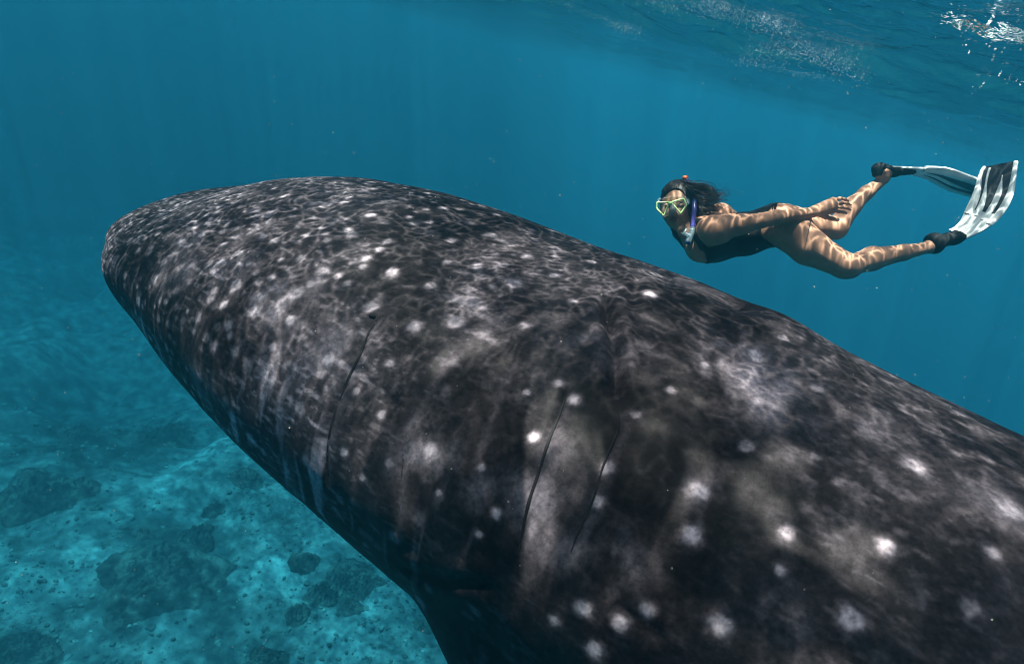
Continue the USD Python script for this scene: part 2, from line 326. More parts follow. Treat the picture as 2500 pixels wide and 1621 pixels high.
GILLS = [[(905, 737), (885, 736), (866, 744), (850, 790), (820, 850), (795, 910), (775, 960), (765, 1000), (757, 1050), (762, 1120), (770, 1180)],
         [(1060, 790), (1040, 830), (1000, 880), (970, 950), (930, 995), (935, 1040), (932, 1100), (922, 1180), (918, 1290)],
         [(1200, 822), (1160, 890), (1145, 930), (1120, 1000), (1100, 1060), (1085, 1120), (1075, 1180), (1068, 1240)],
         [(1330, 880), (1315, 915), (1300, 960), (1275, 1020), (1255, 1085), (1235, 1140), (1215, 1220), (1200, 1300), (1180, 1365)],
         [(1437, 935), (1436, 1000), (1402, 1080), (1375, 1170), (1340, 1240), (1320, 1300), (1285, 1355)]]
FOLD = [[(1405, 690), (1420, 760), (1428, 800), (1432, 870), (1437, 950)],          # crease behind the head
        [(930, 1322), (1030, 1348), (1100, 1360), (1180, 1368)],
        [(1695, 848), (1760, 838), (1830, 852)], [(1630, 962), (1700, 944), (1725, 930)], [(1820, 966), (1900, 958), (1980, 966)], [(1484, 636), (1474, 680), (1464, 725)],
        [(1665, 1050), (1720, 1040), (1745, 1030)], [(880, 905), (905, 930), (935, 950)], [(1420, 1400), (1480, 1440), (1560, 1500)]]          # crease under the gills
spos = SP.reshape(-1, 3)
disp = np.zeros(NS * NT); dark_line = np.zeros(NS * NT); light_line = np.zeros(NS * NT)
gill_lines = []
s_flat, t_flat = SG.ravel(), TG.ravel()
for gi, g in enumerate(GILLS + FOLD):
    pts = curve(np.array(g, float) * K, 60)
    idx = on_shark(pts[:, 0], pts[:, 1])
    line = spos[idx]
    line = line.copy()
    for _ in range(14): line[1:-1] = line[1:-1] * .4 + .3 * (line[:-2] + line[2:])
    line = curve(line[::5], 160)
    tree = cKDTree(line)
    d, i = tree.query(spos, distance_upper_bound=0.16)
    hit = np.isfinite(d)
    k = i[hit]
    tan = np.gradient(line, axis=0); tan /= np.linalg.norm(tan, axis=1, keepdims=True)
    nrm = SNRM.reshape(-1, 3)[hit]
    side = ((spos[hit] - line[k]) * np.cross(tan[k], nrm)).sum(-1)
    back = np.sign(side) * np.sign((np.cross(tan[k], nrm) * -SH_H).sum(-1))          # +1 behind the slit, -1 ahead of it
    dd = d[hit]; e = np.minimum(k, 159 - k) / 159.0
    fade = sstep(0.0, 0.12, e)
    along = sstep(-.01, .01, -(np.abs(((spos[hit] - line[k]) * tan[k]).sum(-1)) - .012))
    a = (.0065, .004, .003, .006, .003)[gi] if gi < 5 else (0.018 if gi == 5 else 0.006)
    if gi < 5:
        disp[hit] += (0.8 * a * np.where(back < 0, np.exp(-((dd - .03) / 0.03) ** 2), 0.3 * np.exp(-((dd - .045) / .03) ** 2)) - 1.0 * a * np.exp(-(dd / 0.010) ** 2)) * fade * along
        light_line[hit] += np.where(back > 0, np.exp(-((dd - 0.012) / 0.010) ** 2), 0) * fade * along * 0.5
        nl_ = SNRM.reshape(-1, 3)[cKDTree(spos).query(line)[1]]; gill_lines.append((line - nl_ * 0.0048, nl_))
    else:
        disp[hit] += -a * np.exp(-(dd / 0.014) ** 2) * fade * along + 0.5 * a * np.exp(-((dd - .035) / 0.02) ** 2) * fade * along
# low relief: muscle, folds at the back of the head, and the ridges along the flank
disp += 0.010 * fbm(spos * 3.0, 3, 2) + 0.004 * fbm(spos * 11.0, 3, 4)
for deg, amp in ((52, 0.012), (28, 0.010), (5, 0.010)):
    disp += amp * np.exp(-((np.degrees(t_flat) - deg) / 4.0) ** 2) * sstep(2.0, 3.0, s_flat)
for px, py, hgt, r in ((1722, 716, -0.016, .05), (1810, 752, 0.022, .12), (1560, 640, -0.010, .07)):
    i = on_shark(px * K, py * K); disp += hgt * np.exp(-(np.linalg.norm(spos - spos[i], axis=1) / r) ** 2)
neck = np.exp(-((s_flat - 2.16) / 0.05) ** 2) * sstep(10, 50, np.degrees(t_flat)) * sstep(105, 85, np.degrees(t_flat))
disp -= 0.008 * neck
SKIN_V = spos + SNRM.reshape(-1, 3) * disp[:, None]
FIN_DIR = SH_L * .55 - SH_U * .75 - SH_H * .35; FIN_DIR /= np.linalg.norm(FIN_DIR)
tdeg = np.where(np.degrees(t_flat) > 180, np.degrees(t_flat) - 360, np.degrees(t_flat))
rr2 = ((s_flat - 2.36) / .52) ** 2 + ((tdeg + 24 + (s_flat - 2.36) * 10) / 22.0) ** 2
SKIN_V = SKIN_V + FIN_DIR * (0.34 * np.clip(1 - rr2, 0, 1) ** 1.8)[:, None]
# ---- skin colour: charcoal ground, mottling, pale spots and bars
ca = np.stack([s_flat, t_flat * 0.6, np.zeros_like(s_flat)], -1)      # unrolled skin coordinates
mott = fbm(ca * np.array([4.0, 4.0, 1]), 4, 41); mott2 = fbm(ca * np.array([13.0, 9.0, 1]), 4, 43)
mott3 = fbm(np.stack([s_flat * 40, t_flat * 20, 0 * s_flat], -1), 4, 47)
head = sstep(2.15, 1.2, s_flat)
fl = fbm(np.stack([s_flat * 26, t_flat * 30, 0 * s_flat], -1), 3, 91); fl2 = fbm(np.stack([s_flat * 60, t_flat * 48, 0 * s_flat], -1), 3, 93)
alb = 0.014 + 0.05 * np.clip(mott - 0.06, 0, 1) + 0.09 * np.clip(mott2 - .08, 0, 1) + 0.08 * np.clip(mott3 - .04, 0, 1) * (0.3 + 2 * np.clip(mott + .08, 0, 1))
alb += 0.020 * head
alb += (0.27 * sstep(.07, .32, fl) + 0.13 * sstep(.09, .30, fl2)) * (0.25 + 0.75 * head) * (0.35 + 2.2 * np.clip(mott + .12, 0, .5))
streak = fbm(np.stack([s_flat * 34 + .8 * mott2, t_flat * 2.2, 0 * s_flat], -1), 3, 97)
alb += 0.26 * sstep(.12, .32, streak) * sstep(48, 12, np.degrees(t_flat)) * sstep(2.2, 1.8, s_flat)
bars = fbm(np.stack([s_flat * 9 + 0.6 * fbm(ca * 3, 2, 8), t_flat * 1.1, 0 * s_flat], -1), 3, 51)
alb += 0.035 * sstep(0.06, 0.25, bars) * sstep(50, 5, np.degrees(t_flat))
SPOTS = [(1513, 688, 14, 1), (1757, 825, 17, 1), (1640, 850, 12, .6), (2130, 1080, 24, .9), (2350, 1185, 28, .8), (1628, 1140, 20, 1), (1610, 1248, 21, 1), (1833, 1235, 17, .7), (2065, 1268, 19, 1), (2310, 1287, 16, .9),
         (1810, 1325, 12, .8), (1675, 1450, 24, .8), (1972, 1440, 25, 1), (2255, 1412, 22, .4), (1360, 1415, 17, 1), (1445, 1447, 17, .8), (1505, 1415, 17, .6), (1385, 1507, 19, .9), (1290, 1440, 14, .6), (1335, 930, 14, .9),
         (1225, 913, 8, 1), (1240, 1018, 12, .8), (1155, 1195, 12, .9), (1110, 1240, 10, .7), (800, 1050, 10, .9), (890, 965, 11, .6), (905, 845, 11, .7), (1000, 1050, 20, .6), (965, 760, 16, .8), (1060, 750, 20, .8), (865, 712, 17, .6),
         (690, 680, 19, 1), (675, 745, 14, .8), (1195, 660, 20, .9), (1225, 595, 14, .9), (545, 665, 17, .9), (600, 690, 15, .9), (590, 725, 14, .7), (630, 495, 13, .8), (700, 600, 13, .7), (750, 630, 14, .9), (555, 590, 11, .7),
         (910, 632, 15, .9), (1000, 665, 14, .8), (1220, 760, 13, .5), (1020, 1145, 8, .7), (845, 1110, 9, .7), (1390, 1165, 15, .6), (1410, 1085, 16, .7), (1120, 1085, 9, .6), (1300, 890, 12, .7), (1740, 1035, 16, .6), (1900, 900, 14, .5),
         (1560, 905, 11, .4), (1820, 790, 14, .5), (1480, 960, 12, .4), (1950, 1120, 14, .3), (2230, 960, 16, .4), (1900, 1060, 12, .35), (760, 840, 14, .7), (830, 910, 10, .5), (720, 660, 12, .7), (360, 650, 12, .9), (320, 700, 13, .9),
         (290, 640, 9, .7), (420, 560, 11, .8), (470, 545, 12, .8), (380, 610, 10, .7), (510, 610, 14, .7), (350, 520, 9, .7), (400, 500, 10, .7), (300, 560, 8, .6), (480, 500, 9, .7), (560, 480, 8, .7), (800, 470, 10, .7), (860, 500, 12, .8),
         (960, 520, 12, .8), (1050, 560, 12, .7), (900, 560, 12, .8), (820, 545, 12, .8), (1110, 620, 12, .7), (1040, 610, 10, .7), (850, 600, 13, .8), (640, 560, 12, .8), (760, 560, 11, .7), (1290, 640, 11, .6), (1330, 700, 10, .5)]
skin_tree = cKDTree(spos)
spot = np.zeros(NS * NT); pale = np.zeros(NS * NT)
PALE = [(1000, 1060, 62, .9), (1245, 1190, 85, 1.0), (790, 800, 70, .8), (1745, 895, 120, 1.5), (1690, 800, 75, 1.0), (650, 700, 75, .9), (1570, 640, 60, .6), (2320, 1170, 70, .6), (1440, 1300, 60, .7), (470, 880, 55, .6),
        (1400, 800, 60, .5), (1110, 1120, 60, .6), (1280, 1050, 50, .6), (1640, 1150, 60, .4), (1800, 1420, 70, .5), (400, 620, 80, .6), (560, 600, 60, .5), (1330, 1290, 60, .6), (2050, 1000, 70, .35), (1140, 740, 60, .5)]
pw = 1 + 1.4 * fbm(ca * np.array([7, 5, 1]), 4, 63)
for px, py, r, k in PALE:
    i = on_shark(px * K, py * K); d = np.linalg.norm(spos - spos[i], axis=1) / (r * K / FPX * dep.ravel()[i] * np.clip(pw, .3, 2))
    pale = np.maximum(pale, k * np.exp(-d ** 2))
def add_spot(c, r, k, seed):
    ids = np.array(skin_tree.query_ball_point(c, r * 2.2))
    if not len(ids): return
    d = np.linalg.norm(spos[ids] - c, axis=1)
    wob = 1 + 0.8 * fbm(spos[ids] * (1.3 / r) + seed, 3, 61)
    spot[ids] = np.maximum(spot[ids], k * (0.76 * sstep(1.18, 0.42, d / r / wob) + 0.24 * sstep(1.9, 0.3, d / r / wob)) * (1 + .5 * fbm(spos[ids] * 170, 2, 71)))
taken = []
for n, (px, py, r, k) in enumerate(SPOTS):
    i = on_shark(px * K, py * K); c = spos[i]
    add_spot(c, r * K / FPX * dep.ravel()[i] * 1.1, k * (.62 if px < 1250 and py < 700 else 1.0), n * 3.1); taken.append((s_flat[i], t_flat[i] * .6))
taken = np.array(taken)
r2 = np.random.default_rng(5)
for n in range(1500):                                  # the small ones over the head and back, and the rest of the body
    s = r2.uniform(0.0, 1.9) if n < 1100 else r2.uniform(1.9, 6.5)
    t = math.radians(r2.uniform(-25, 200)) if n < 1100 else math.radians(r2.uniform(-60, 240))
    gap = (0.028 if s < 1.4 else 0.10)
    if np.hypot(*(taken - (s, t * .6)).T).min() < gap: continue
    taken = np.vstack([taken, (s, t * .6)])
    c = shark_point(s, t)
    r = r2.uniform(0.006, 0.014) * (0.8 + 0.35 * min(s, 2.4)) if s < 1.9 else r2.uniform(0.012, 0.024)
    add_spot(c, r, r2.uniform(.08, .60) * (1.0 if s < 1.9 else .55), n * 1.7)
patch = 0.30 + 1.0 * sstep(-.11, .13, fbm(ca * np.array([2.3, 2.6, 1]) + 3.7, 3, 111))
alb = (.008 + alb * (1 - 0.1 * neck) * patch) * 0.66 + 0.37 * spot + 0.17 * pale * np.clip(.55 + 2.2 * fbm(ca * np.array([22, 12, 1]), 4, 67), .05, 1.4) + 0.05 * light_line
belly = sstep(-40, -75, np.degrees(t_flat)) + sstep(220, 255, np.degrees(t_flat)); alb = alb * (1 - belly) + 0.42 * belly
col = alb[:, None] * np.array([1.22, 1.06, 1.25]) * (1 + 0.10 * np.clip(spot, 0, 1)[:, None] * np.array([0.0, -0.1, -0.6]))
shark = thing('whale_shark', 'huge charcoal whale shark with pale spots and five gill slits gliding leftwards', 'whale shark', SH_N - SH_H * 1.5)
sf = grid_faces(NS, NT, True)
tipv = np.vstack([SKIN_V, SKIN_V[:NT].mean(0) + SH_H * 0.012, SKIN_V[-NT:].mean(0)]); n0 = NS * NT
kk = np.arange(NT); k1 = (kk + 1) % NT
sf = np.vstack([sf, np.stack([np.full(NT, n0), k1, kk], 1), np.stack([np.full(NT, n0 + 1), (NS - 1) * NT + kk, (NS - 1) * NT + k1], 1)])
def outward(v, f, ref):
    c = v[f].mean(1); n = np.cross(v[f[:, 1]] - v[f[:, 0]], v[f[:, 2]] - v[f[:, 0]])
    return f if ((c - ref) * n).sum() > 0 else f[:, ::-1]
sf = outward(tipv, sf, tipv.mean(0))
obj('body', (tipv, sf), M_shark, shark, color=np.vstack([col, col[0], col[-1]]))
SLIT_R = iter([.0034, .0020, .0016, .0030, .0018])
for line, nr in gill_lines:                               # the dark opening under each flap
    p = line[8:-8]; e = np.minimum(np.arange(len(p)), len(p) - 1 - np.arange(len(p))) / len(p)
    obj('gill_slit', tube(p, next(SLIT_R) * (.75 + .5 * meshkit.noise(np.stack([np.arange(len(p)) * .11, 0 * e, 0 * e], -1), 3)) * sstep(-.05, .12, e) + 0.0003, 6), M_slit, shark)
_i = on_shark(868 * K, 738 * K); _sp = trimesh.creation.icosphere(3, 1.0)
obj('spiracle', (SKIN_V[_i] + (np.array(_sp.vertices) * np.array([.009, .005, .007])), _sp.faces), M_slit, shark)
def fin_blade(root_le, root_te, tip, thick, sweep_pts=26, nchord=30, bow=(0, 0, 0), tipw=0.06):
    """a tapering fin from a root chord to a rounded tip, with a thin aerofoil section"""
    root_le, root_te, tip, bow = map(np.asarray, (root_le, root_te, tip, bow))
    rows = []
    chord = root_te - root_le; span = tip - root_le
    nrm = np.cross(chord, span); nrm = nrm / np.linalg.norm(nrm)
    for v in np.linspace(0, 1, sweep_pts):
        le = root_le + span * v + bow * (4 * v * (1 - v))
        te = root_te + (tip + chord * tipw - root_te) * v - bow * 0.6 * (4 * v * (1 - v))
        u = (1 - np.cos(np.linspace(0, PI, nchord))) / 2
        th = thick * (1 - v) ** .7 * (np.sqrt(u) * (1 - u) * 1.9) + 0.002
        mid = le + (te - le) * u[:, None]
        rows.append(np.vstack([mid + nrm * th[:, None], (mid - nrm * th[:, None])[::-1]]))
    rows = np.array(rows); nv, nu = rows.shape[:2]
    v_ = rows.reshape(-1, 3); f_ = grid_faces(nv, nu, True)
    v_ = np.vstack([v_, rows[-1].mean(0)]); b = (nv - 1) * nu; q = np.arange(nu)
    f_ = np.vstack([f_, np.stack([np.full(nu, len(v_) - 1), b + q, b + (q + 1) % nu], 1)])
    return v_, outward(v_, f_, v_.mean(0))
def fin_color(v, seed):
    a = 0.05 + 0.05 * np.clip(fbm(v * 5, 4, seed), 0, 1)
    g = np.random.default_rng(seed)
    for i in g.choice(len(v), 40):
        d = np.linalg.norm(v - v[i], axis=1) / g.uniform(.012, .026)
        a = np.maximum(a, 0.36 * sstep(1.2, .6, d))
    return a[:, None] * np.array([0.6, 0.6, 0.67])
for sgn in (1, -1):
    if sgn == 1:
        le, te = shark_point(2.08, math.radians(-22)) + FIN_DIR * .10, shark_point(2.66, math.radians(-27)) + FIN_DIR * .08; tp = le + FIN_DIR * .95 - SH_H * .8
        v, f = fin_blade(le, te, tp, 0.06, 50, 50)
    else:
        le, te = shark_point(1.75, PI + .35), shark_point(2.45, PI + .3); tp = le - SH_L * .95 - SH_U * .55 - SH_H * .75
        v, f = fin_blade(le + SH_L * .12, te + SH_L * .12, tp, 0.06)
    obj('pectoral_fin', (v, f), M_shark, shark, color=fin_color(v, 13 + sgn))
v, f = fin_blade(shark_point(4.1, PI / 2) - SH_U * .06, shark_point(4.85, PI / 2) - SH_U * .05, shark_point(4.75, PI / 2) + SH_U * .5, 0.05)
obj('dorsal_fin', (v, f), M_shark, shark, color=fin_color(v, 31))
tailc = SH_N - SH_H * 6.6 + SH_L * (BEND_L * 6.6 ** 2) + SH_U * (BEND_U * 6.6 ** 2)
for sg, hh in ((1, 1.1), (-1, .6)):
    v, f = fin_blade(tailc + SH_H * .1 - SH_U * .03 * sg, tailc - SH_H * .28 - SH_U * .03 * sg, tailc - SH_H * .75 * (hh / 1.1) + SH_U * sg * hh, 0.04)
    obj('tail_fin', (v, f), M_shark, shark, color=fin_color(v, 41))

# ---------------------------------------------------------------- the swimmer (modelled in the camera's axes, then turned into the world)
class Field:
    def __init__(self, lo, hi, h):
        self.lo, self.h = np.asarray(lo, float), h
        self.n = np.ceil((np.asarray(hi) - self.lo) / h).astype(int) + 1
        self.ax = [(self.lo[i] + h * np.arange(self.n[i])).astype(np.float32) for i in range(3)]
        self.d = np.full(self.n, 0.2, np.float32)
    def box(self, lo, hi):
        a = np.clip(np.floor((lo - self.lo) / self.h).astype(int), 0, self.n); b = np.clip(np.ceil((hi - self.lo) / self.h).astype(int) + 1, 0, self.n)
        return tuple(slice(int(i), int(j)) for i, j in zip(a, b))
    def grid(self, sl): return np.meshgrid(*[self.ax[i][sl[i]] for i in range(3)], indexing='ij', sparse=True)
    def add(self, fn, lo, hi, k=0.02, sub=False):
        sl = self.box(np.asarray(lo) - k - .01, np.asarray(hi) + k + .01)
        d = fn(*self.grid(sl)).astype(np.float32); o = self.d[sl]
        if sub:
            d = -d; h = np.maximum(k - np.abs(o - d), 0) / k; self.d[sl] = np.maximum(o, d) + h * h * k * .25
        else:
            h = np.maximum(k - np.abs(o - d), 0) / k; self.d[sl] = np.minimum(o, d) - h * h * k * .25
    def cone(self, a, b, ra, rb, k=0.02, zs=1.0, sub=False):
        a, b = np.asarray(a, float), np.asarray(b, float); zc = (a[2] + b[2]) / 2
        def fn(x, y, z):
            z_ = zc + (z - zc) / zs; az, bz_ = zc + (a[2] - zc) / zs, zc + (b[2] - zc) / zs
            e = np.array([b[0] - a[0], b[1] - a[1], bz_ - az]); L = max((e ** 2).sum(), 1e-9)
            t = np.clip(((x - a[0]) * e[0] + (y - a[1]) * e[1] + (z_ - az) * e[2]) / L, 0, 1)
            return np.sqrt((x - a[0] - t * e[0]) ** 2 + (y - a[1] - t * e[1]) ** 2 + (z_ - az - t * e[2]) ** 2) - (ra + (rb - ra) * t)
        r = max(ra, rb) * max(zs, 1)
        self.add(fn, np.minimum(a, b) - r, np.maximum(a, b) + r, k, sub)
    def ell(self, c, axes, radii, k=0.012, sub=False):
        c, axes, radii = np.asarray(c, float), np.asarray(axes, float), np.asarray(radii, float)
        def fn(x, y, z):
            q = [((x - c[0]) * e[0] + (y - c[1]) * e[1] + (z - c[2]) * e[2]) for e in axes]
            k0 = np.sqrt(sum((q[i] / radii[i]) ** 2 for i in range(3))); k1_ = np.sqrt(sum((q[i] / radii[i] ** 2) ** 2 for i in range(3)))
            return k0 * (k0 - 1) / np.maximum(k1_, 1e-6)
        self.add(fn, c - radii.max(), c + radii.max(), k, sub)
def surface_nets(d, lo, h):
    s = d < 0
    n = np.array(d.shape) - 1
    cnt = np.zeros(n, np.int8); acc = np.zeros((*n, 3), np.float32)
    cs = [(i, j, k) for i in (0, 1) for j in (0, 1) for k in (0, 1)]
    S = lambda c: (slice(c[0], c[0] + n[0]), slice(c[1], c[1] + n[1]), slice(c[2], c[2] + n[2]))
    for ax in range(3):
        for c in cs:
            if c[ax]: continue
            c2 = tuple(1 if i == ax else c[i] for i in range(3))
            A, B = d[S(c)], d[S(c2)]
            x = (A < 0) != (B < 0)
            t = np.where(x, A / np.where(x, A - B, 1), 0)
            cnt += x
            for i in range(3): acc[..., i] += np.where(x, c[i] + (t if i == ax else 0), 0)
    on = cnt > 0
    ids = np.full(tuple(n), -1, int); ids[on] = np.arange(on.sum())
    ij = np.stack(np.nonzero(on), 1)
    v = lo + h * (ij + acc[on] / cnt[on][:, None])
    quads = []
    for ax in range(3):
        u, w = (ax + 1) % 3, (ax + 2) % 3
        sl0 = [slice(1, -1)] * 3; sl0[ax] = slice(0, -1); sl1 = list(sl0); sl1[ax] = slice(1, None)
        A, B = s[tuple(sl0)], s[tuple(sl1)]
        pos = np.stack(np.nonzero(A != B), 1) + 1; pos[:, ax] -= 1
        flip = A[A != B]
        off = np.zeros((4, 3), int); off[1][u] = -1; off[2][u] = -1; off[2][w] = -1; off[3][w] = -1
        q = np.stack([ids[tuple((pos + o).T)] for o in off], 1)
        q[flip] = q[flip][:, ::-1]
        quads.append(q)
    q = np.vstack(quads); q = q[(q >= 0).all(1)]
    f = np.vstack([q[:, [0, 1, 2]], q[:, [0, 2, 3]]])
    return v, outward(v, f, v.mean(0))
J = lambda px, py, z: local(px, py, z)
PX = 2.92 / FPX                                           # metres per picture pixel at the swimmer
H = 0.0042
F = Field(J(1585, 700, 2.95) + [0, 0, -.40], J(2370, 385, 3.0) + [0, 0, .42], H)
torso = Field(F.lo, F.lo + .1, H); torso.n = F.n; torso.ax = F.ax; torso.d = np.full(F.n, 0.2, np.float32)
def both(*a, **k): F.cone(*a, **k); torso.cone(*a, **k)
# trunk
both(J(1698, 573, 2.97), J(1745, 582, 2.97), 38 * PX, 55 * PX, k=.03, zs=1.5)
both(J(1745, 582, 2.97), J(1822, 573, 2.96), 54 * PX, 46 * PX, k=.03, zs=1.35)
both(J(1822, 573, 2.96), J(1893, 548, 2.96), 47 * PX, 50 * PX, k=.03, zs=1.45)
both(J(1712, 604, 2.89), J(1722, 606, 2.89), 37 * PX, 36 * PX, k=.03)
both(J(1708, 604, 3.04), J(1718, 606, 3.04), 36 * PX, 35 * PX, k=.03)
both(J(1905, 547, 3.05), J(1925, 548, 3.05), 48 * PX, 44 * PX, k=.02)
both(J(1908, 547, 2.86), J(1930, 556, 2.85), 48 * PX, 47 * PX, k=.02)
# neck and shoulders
F.cone(J(1702, 556, 2.98), J(1662, 520, 2.97), 32 * PX, 27 * PX, k=.03)
F.cone(J(1662, 566, 2.95), J(1700, 578, 2.95), 20 * PX, 34 * PX, k=.03, zs=1.6)
F.cone(J(1698, 548, 3.0), J(1760, 524, 3.12), 30 * PX, 27 * PX, k=.03)
F.cone(J(1705, 562, 2.94), J(1738, 560, 2.83), 33 * PX, 32 * PX, k=.03)
both(J(1740, 545, 3.0), J(1790, 558, 3.0), 20 * PX, 33 * PX, k=.04, zs=1.5)
# near leg
F.cone(J(1922, 560, 2.86), J(1975, 604, 2.81), 47 * PX, 41 * PX, k=.03)
F.cone(J(1975, 604, 2.81), J(2062, 649, 2.77), 41 * PX, 29 * PX, k=.02)
F.cone(J(2062, 649, 2.77), J(2076, 651, 2.76), 28.5 * PX, 27 * PX, k=.02)
F.cone(J(2078, 648, 2.77), J(2128, 632, 2.80), 24 * PX, 27 * PX, k=.012)
F.cone(J(2128, 632, 2.80), J(2205, 617, 2.83), 27 * PX, 18 * PX, k=.02)
F.cone(J(2205, 617, 2.83), J(2264, 605, 2.85), 18 * PX, 13.5 * PX, k=.02)
F.cone(J(2270, 602, 2.86), J(2283, 596, 2.86), 15 * PX, 16 * PX, k=.02)
F.cone(J(2283, 594, 2.86), J(2340, 577, 2.87), 15 * PX, 11 * PX, k=.015, zs=1.3)
# far leg
F.cone(J(1930, 548, 3.05), J(1990, 553, 3.04), 44 * PX, 36 * PX, k=.03)
F.cone(J(1990, 553, 3.04), J(2040, 558, 3.03), 36 * PX, 29 * PX, k=.02)
F.cone(J(2046, 552, 3.03), J(2078, 505, 3.03), 26 * PX, 22 * PX, k=.012)
F.cone(J(2078, 505, 3.03), J(2115, 471, 3.02), 22.5 * PX, 16.5 * PX, k=.02)
F.cone(J(2115, 471, 3.02), J(2160, 437, 3.01), 16.5 * PX, 11.5 * PX, k=.02)
F.cone(J(2157, 430, 3.0), J(2148, 416, 3.0), 14 * PX, 13 * PX, k=.02)
F.cone(J(2152, 418, 3.0), J(2205, 417, 3.0), 14 * PX, 9 * PX, k=.015, zs=1.3)
SUITF = F.d.copy()
# near arm
F.cone(J(1737, 563, 2.80), J(1758, 561, 2.79), 35 * PX, 33 * PX, k=.015)
F.cone(J(1755, 558, 2.79), J(1805, 549, 2.75), 30 * PX, 24 * PX, k=.008)
F.cone(J(1805, 549, 2.75), J(1859, 539, 2.73), 24 * PX, 17 * PX, k=.006)
F.cone(J(1859, 539, 2.73), J(1895, 531, 2.74), 17 * PX, 17 * PX, k=.01)
F.cone(J(1895, 531, 2.74), J(1985, 518, 2.78), 17 * PX, 10.5 * PX, k=.012)
# near hand: palm and five fingers
W0, KN = J(1984, 517, 2.78), [J(2034, 489, 2.80), J(2037, 497.5, 2.79), J(2037, 506, 2.79), J(2033, 514, 2.80)]
for i, kn in enumerate(KN):
    F.cone(W0 + (kn - W0) * .05 + [0, (1.5 - i) * .004, 0], kn, 9.5 * PX, 7.6 * PX, k=.010)
TIPS = [[J(2051, 484.5, 2.82), J(2063, 487, 2.84), J(2071, 491, 2.86)], [J(2056, 495, 2.80), J(2069, 497, 2.82), J(2077, 500, 2.84)],
        [J(2055, 506, 2.80), J(2068, 508, 2.82), J(2076, 512, 2.84)], [J(2048, 517, 2.81), J(2059, 518.5, 2.83), J(2066, 521, 2.85)]]
for kn, tp in zip(KN, TIPS):
    ch = [kn] + tp
    for a, b, ra, rb in zip(ch[:-1], ch[1:], (4.3, 3.9, 3.5), (4.0, 3.6, 3.1)): F.cone(a, b, ra * PX, rb * PX, k=.006)
th = [J(1997, 521, 2.78), J(2016, 530, 2.80), J(2033, 535, 2.81), J(2046, 537, 2.82)]
for a, b, ra, rb in zip(th[:-1], th[1:], (7, 5.6, 4.6), (5.8, 4.8, 4.0)): F.cone(a, b, ra * PX, rb * PX, k=.004)
# far arm, behind the trunk
F.cone(J(1757, 530, 3.12), J(1775, 536, 3.16), 32 * PX, 28 * PX, k=.03)
F.cone(J(1775, 538, 3.16), J(1850, 552, 3.22), 25 * PX, 17 * PX, k=.02)
F.cone(J(1850, 552, 3.22), J(1950, 556, 3.20), 16 * PX, 10 * PX, k=.01)
F.cone(J(1952, 556, 3.20), J(1985, 556, 3.18), 10 * PX, 9 * PX, k=.01)
for i in range(4): F.cone(J(1985, 550 + 5 * i, 3.18), J(2018, 552 + 5 * i, 3.17), 5 * PX, 3.6 * PX, k=.004)
F.cone(J(1965, 562, 3.19), J(1995, 573, 3.15), 6 * PX, 4 * PX, k=.004)
# head: its own axes - across (to her left), up and out of the face
fdir = np.array([-0.37, -0.19, -0.90]); fdir /= np.linalg.norm(fdir)
hup = np.array([0.06, 0.99, -0.06]); hup -= fdir * (hup @ fdir); hup /= np.linalg.norm(hup); hx = np.cross(hup, fdir)
if hx[0] < 0: hx = -hx
HC = J(1652, 499, 2.96)
AX = np.array([hx, hup, fdir])
hp = lambda a, b, c: HC + a * hx + b * hup + c * fdir
F.ell(hp(0, .022, -.012), AX, (.073, .080, .092), k=.02)              # skull
F.ell(hp(0, -.022, .022), AX, (.062, .078, .068), k=.03)              # face
F.ell(hp(0, -.082, .050), AX, (.031, .026, .034), k=.03)              # chin
F.ell(hp(.030, -.040, .062), AX, (.024, .024, .022), k=.035); F.ell(hp(-.030, -.040, .062), AX, (.024, .024, .022), k=.035)   # cheeks
F.cone(hp(0, -.006, .088), hp(0, -.042, .106), .0080, .0115, k=.012)   # nose
F.ell(hp(.008, -.043, .092), AX, (.009, .008, .011), k=.014); F.ell(hp(-.008, -.043, .092), AX, (.009, .008, .011), k=.014)
for sx in (1, -1):
    F.ell(hp(.031 * sx, -.009, .094), AX, (.016, .009, .013), k=.010, sub=True)      # eye sockets
    F.ell(hp(.074 * sx, -.006, -.006), AX, (.007, .030, .017), k=.006)               # ears
F.ell(hp(0, -.063, .085), AX, (.024, .0065, .010), k=.006); F.ell(hp(0, -.0755, .082), AX, (.020, .0070, .010), k=.006)
for sx in (1, -1):
    F.ell(hp(.031 * sx, -.0035, .0825), AX, (.0150, .0065, .0095), k=.004); F.ell(hp(.031 * sx, -.0185, .0805), AX, (.0140, .0060, .0085), k=.004)   # lids
F.cone(hp(-.022, -.069, .092), hp(.022, -.069, .092), .0022, .0022, k=.004, sub=True)
F.d[:, :, :2] = .05; F.d[:, :, -2:] = .05
bodyv, bodyf = surface_nets(F.d, F.lo, H)
tm = trimesh.Trimesh(bodyv, bodyf, process=False); trimesh.smoothing.filter_taubin(tm, iterations=6)
person = thing('person', 'woman in a black swimsuit swimming prone with arms trailing behind her', 'person', to_world(J(1850, 560, 2.95)))
obj('body', (to_world(tm.vertices), tm.faces), M_skin, person)
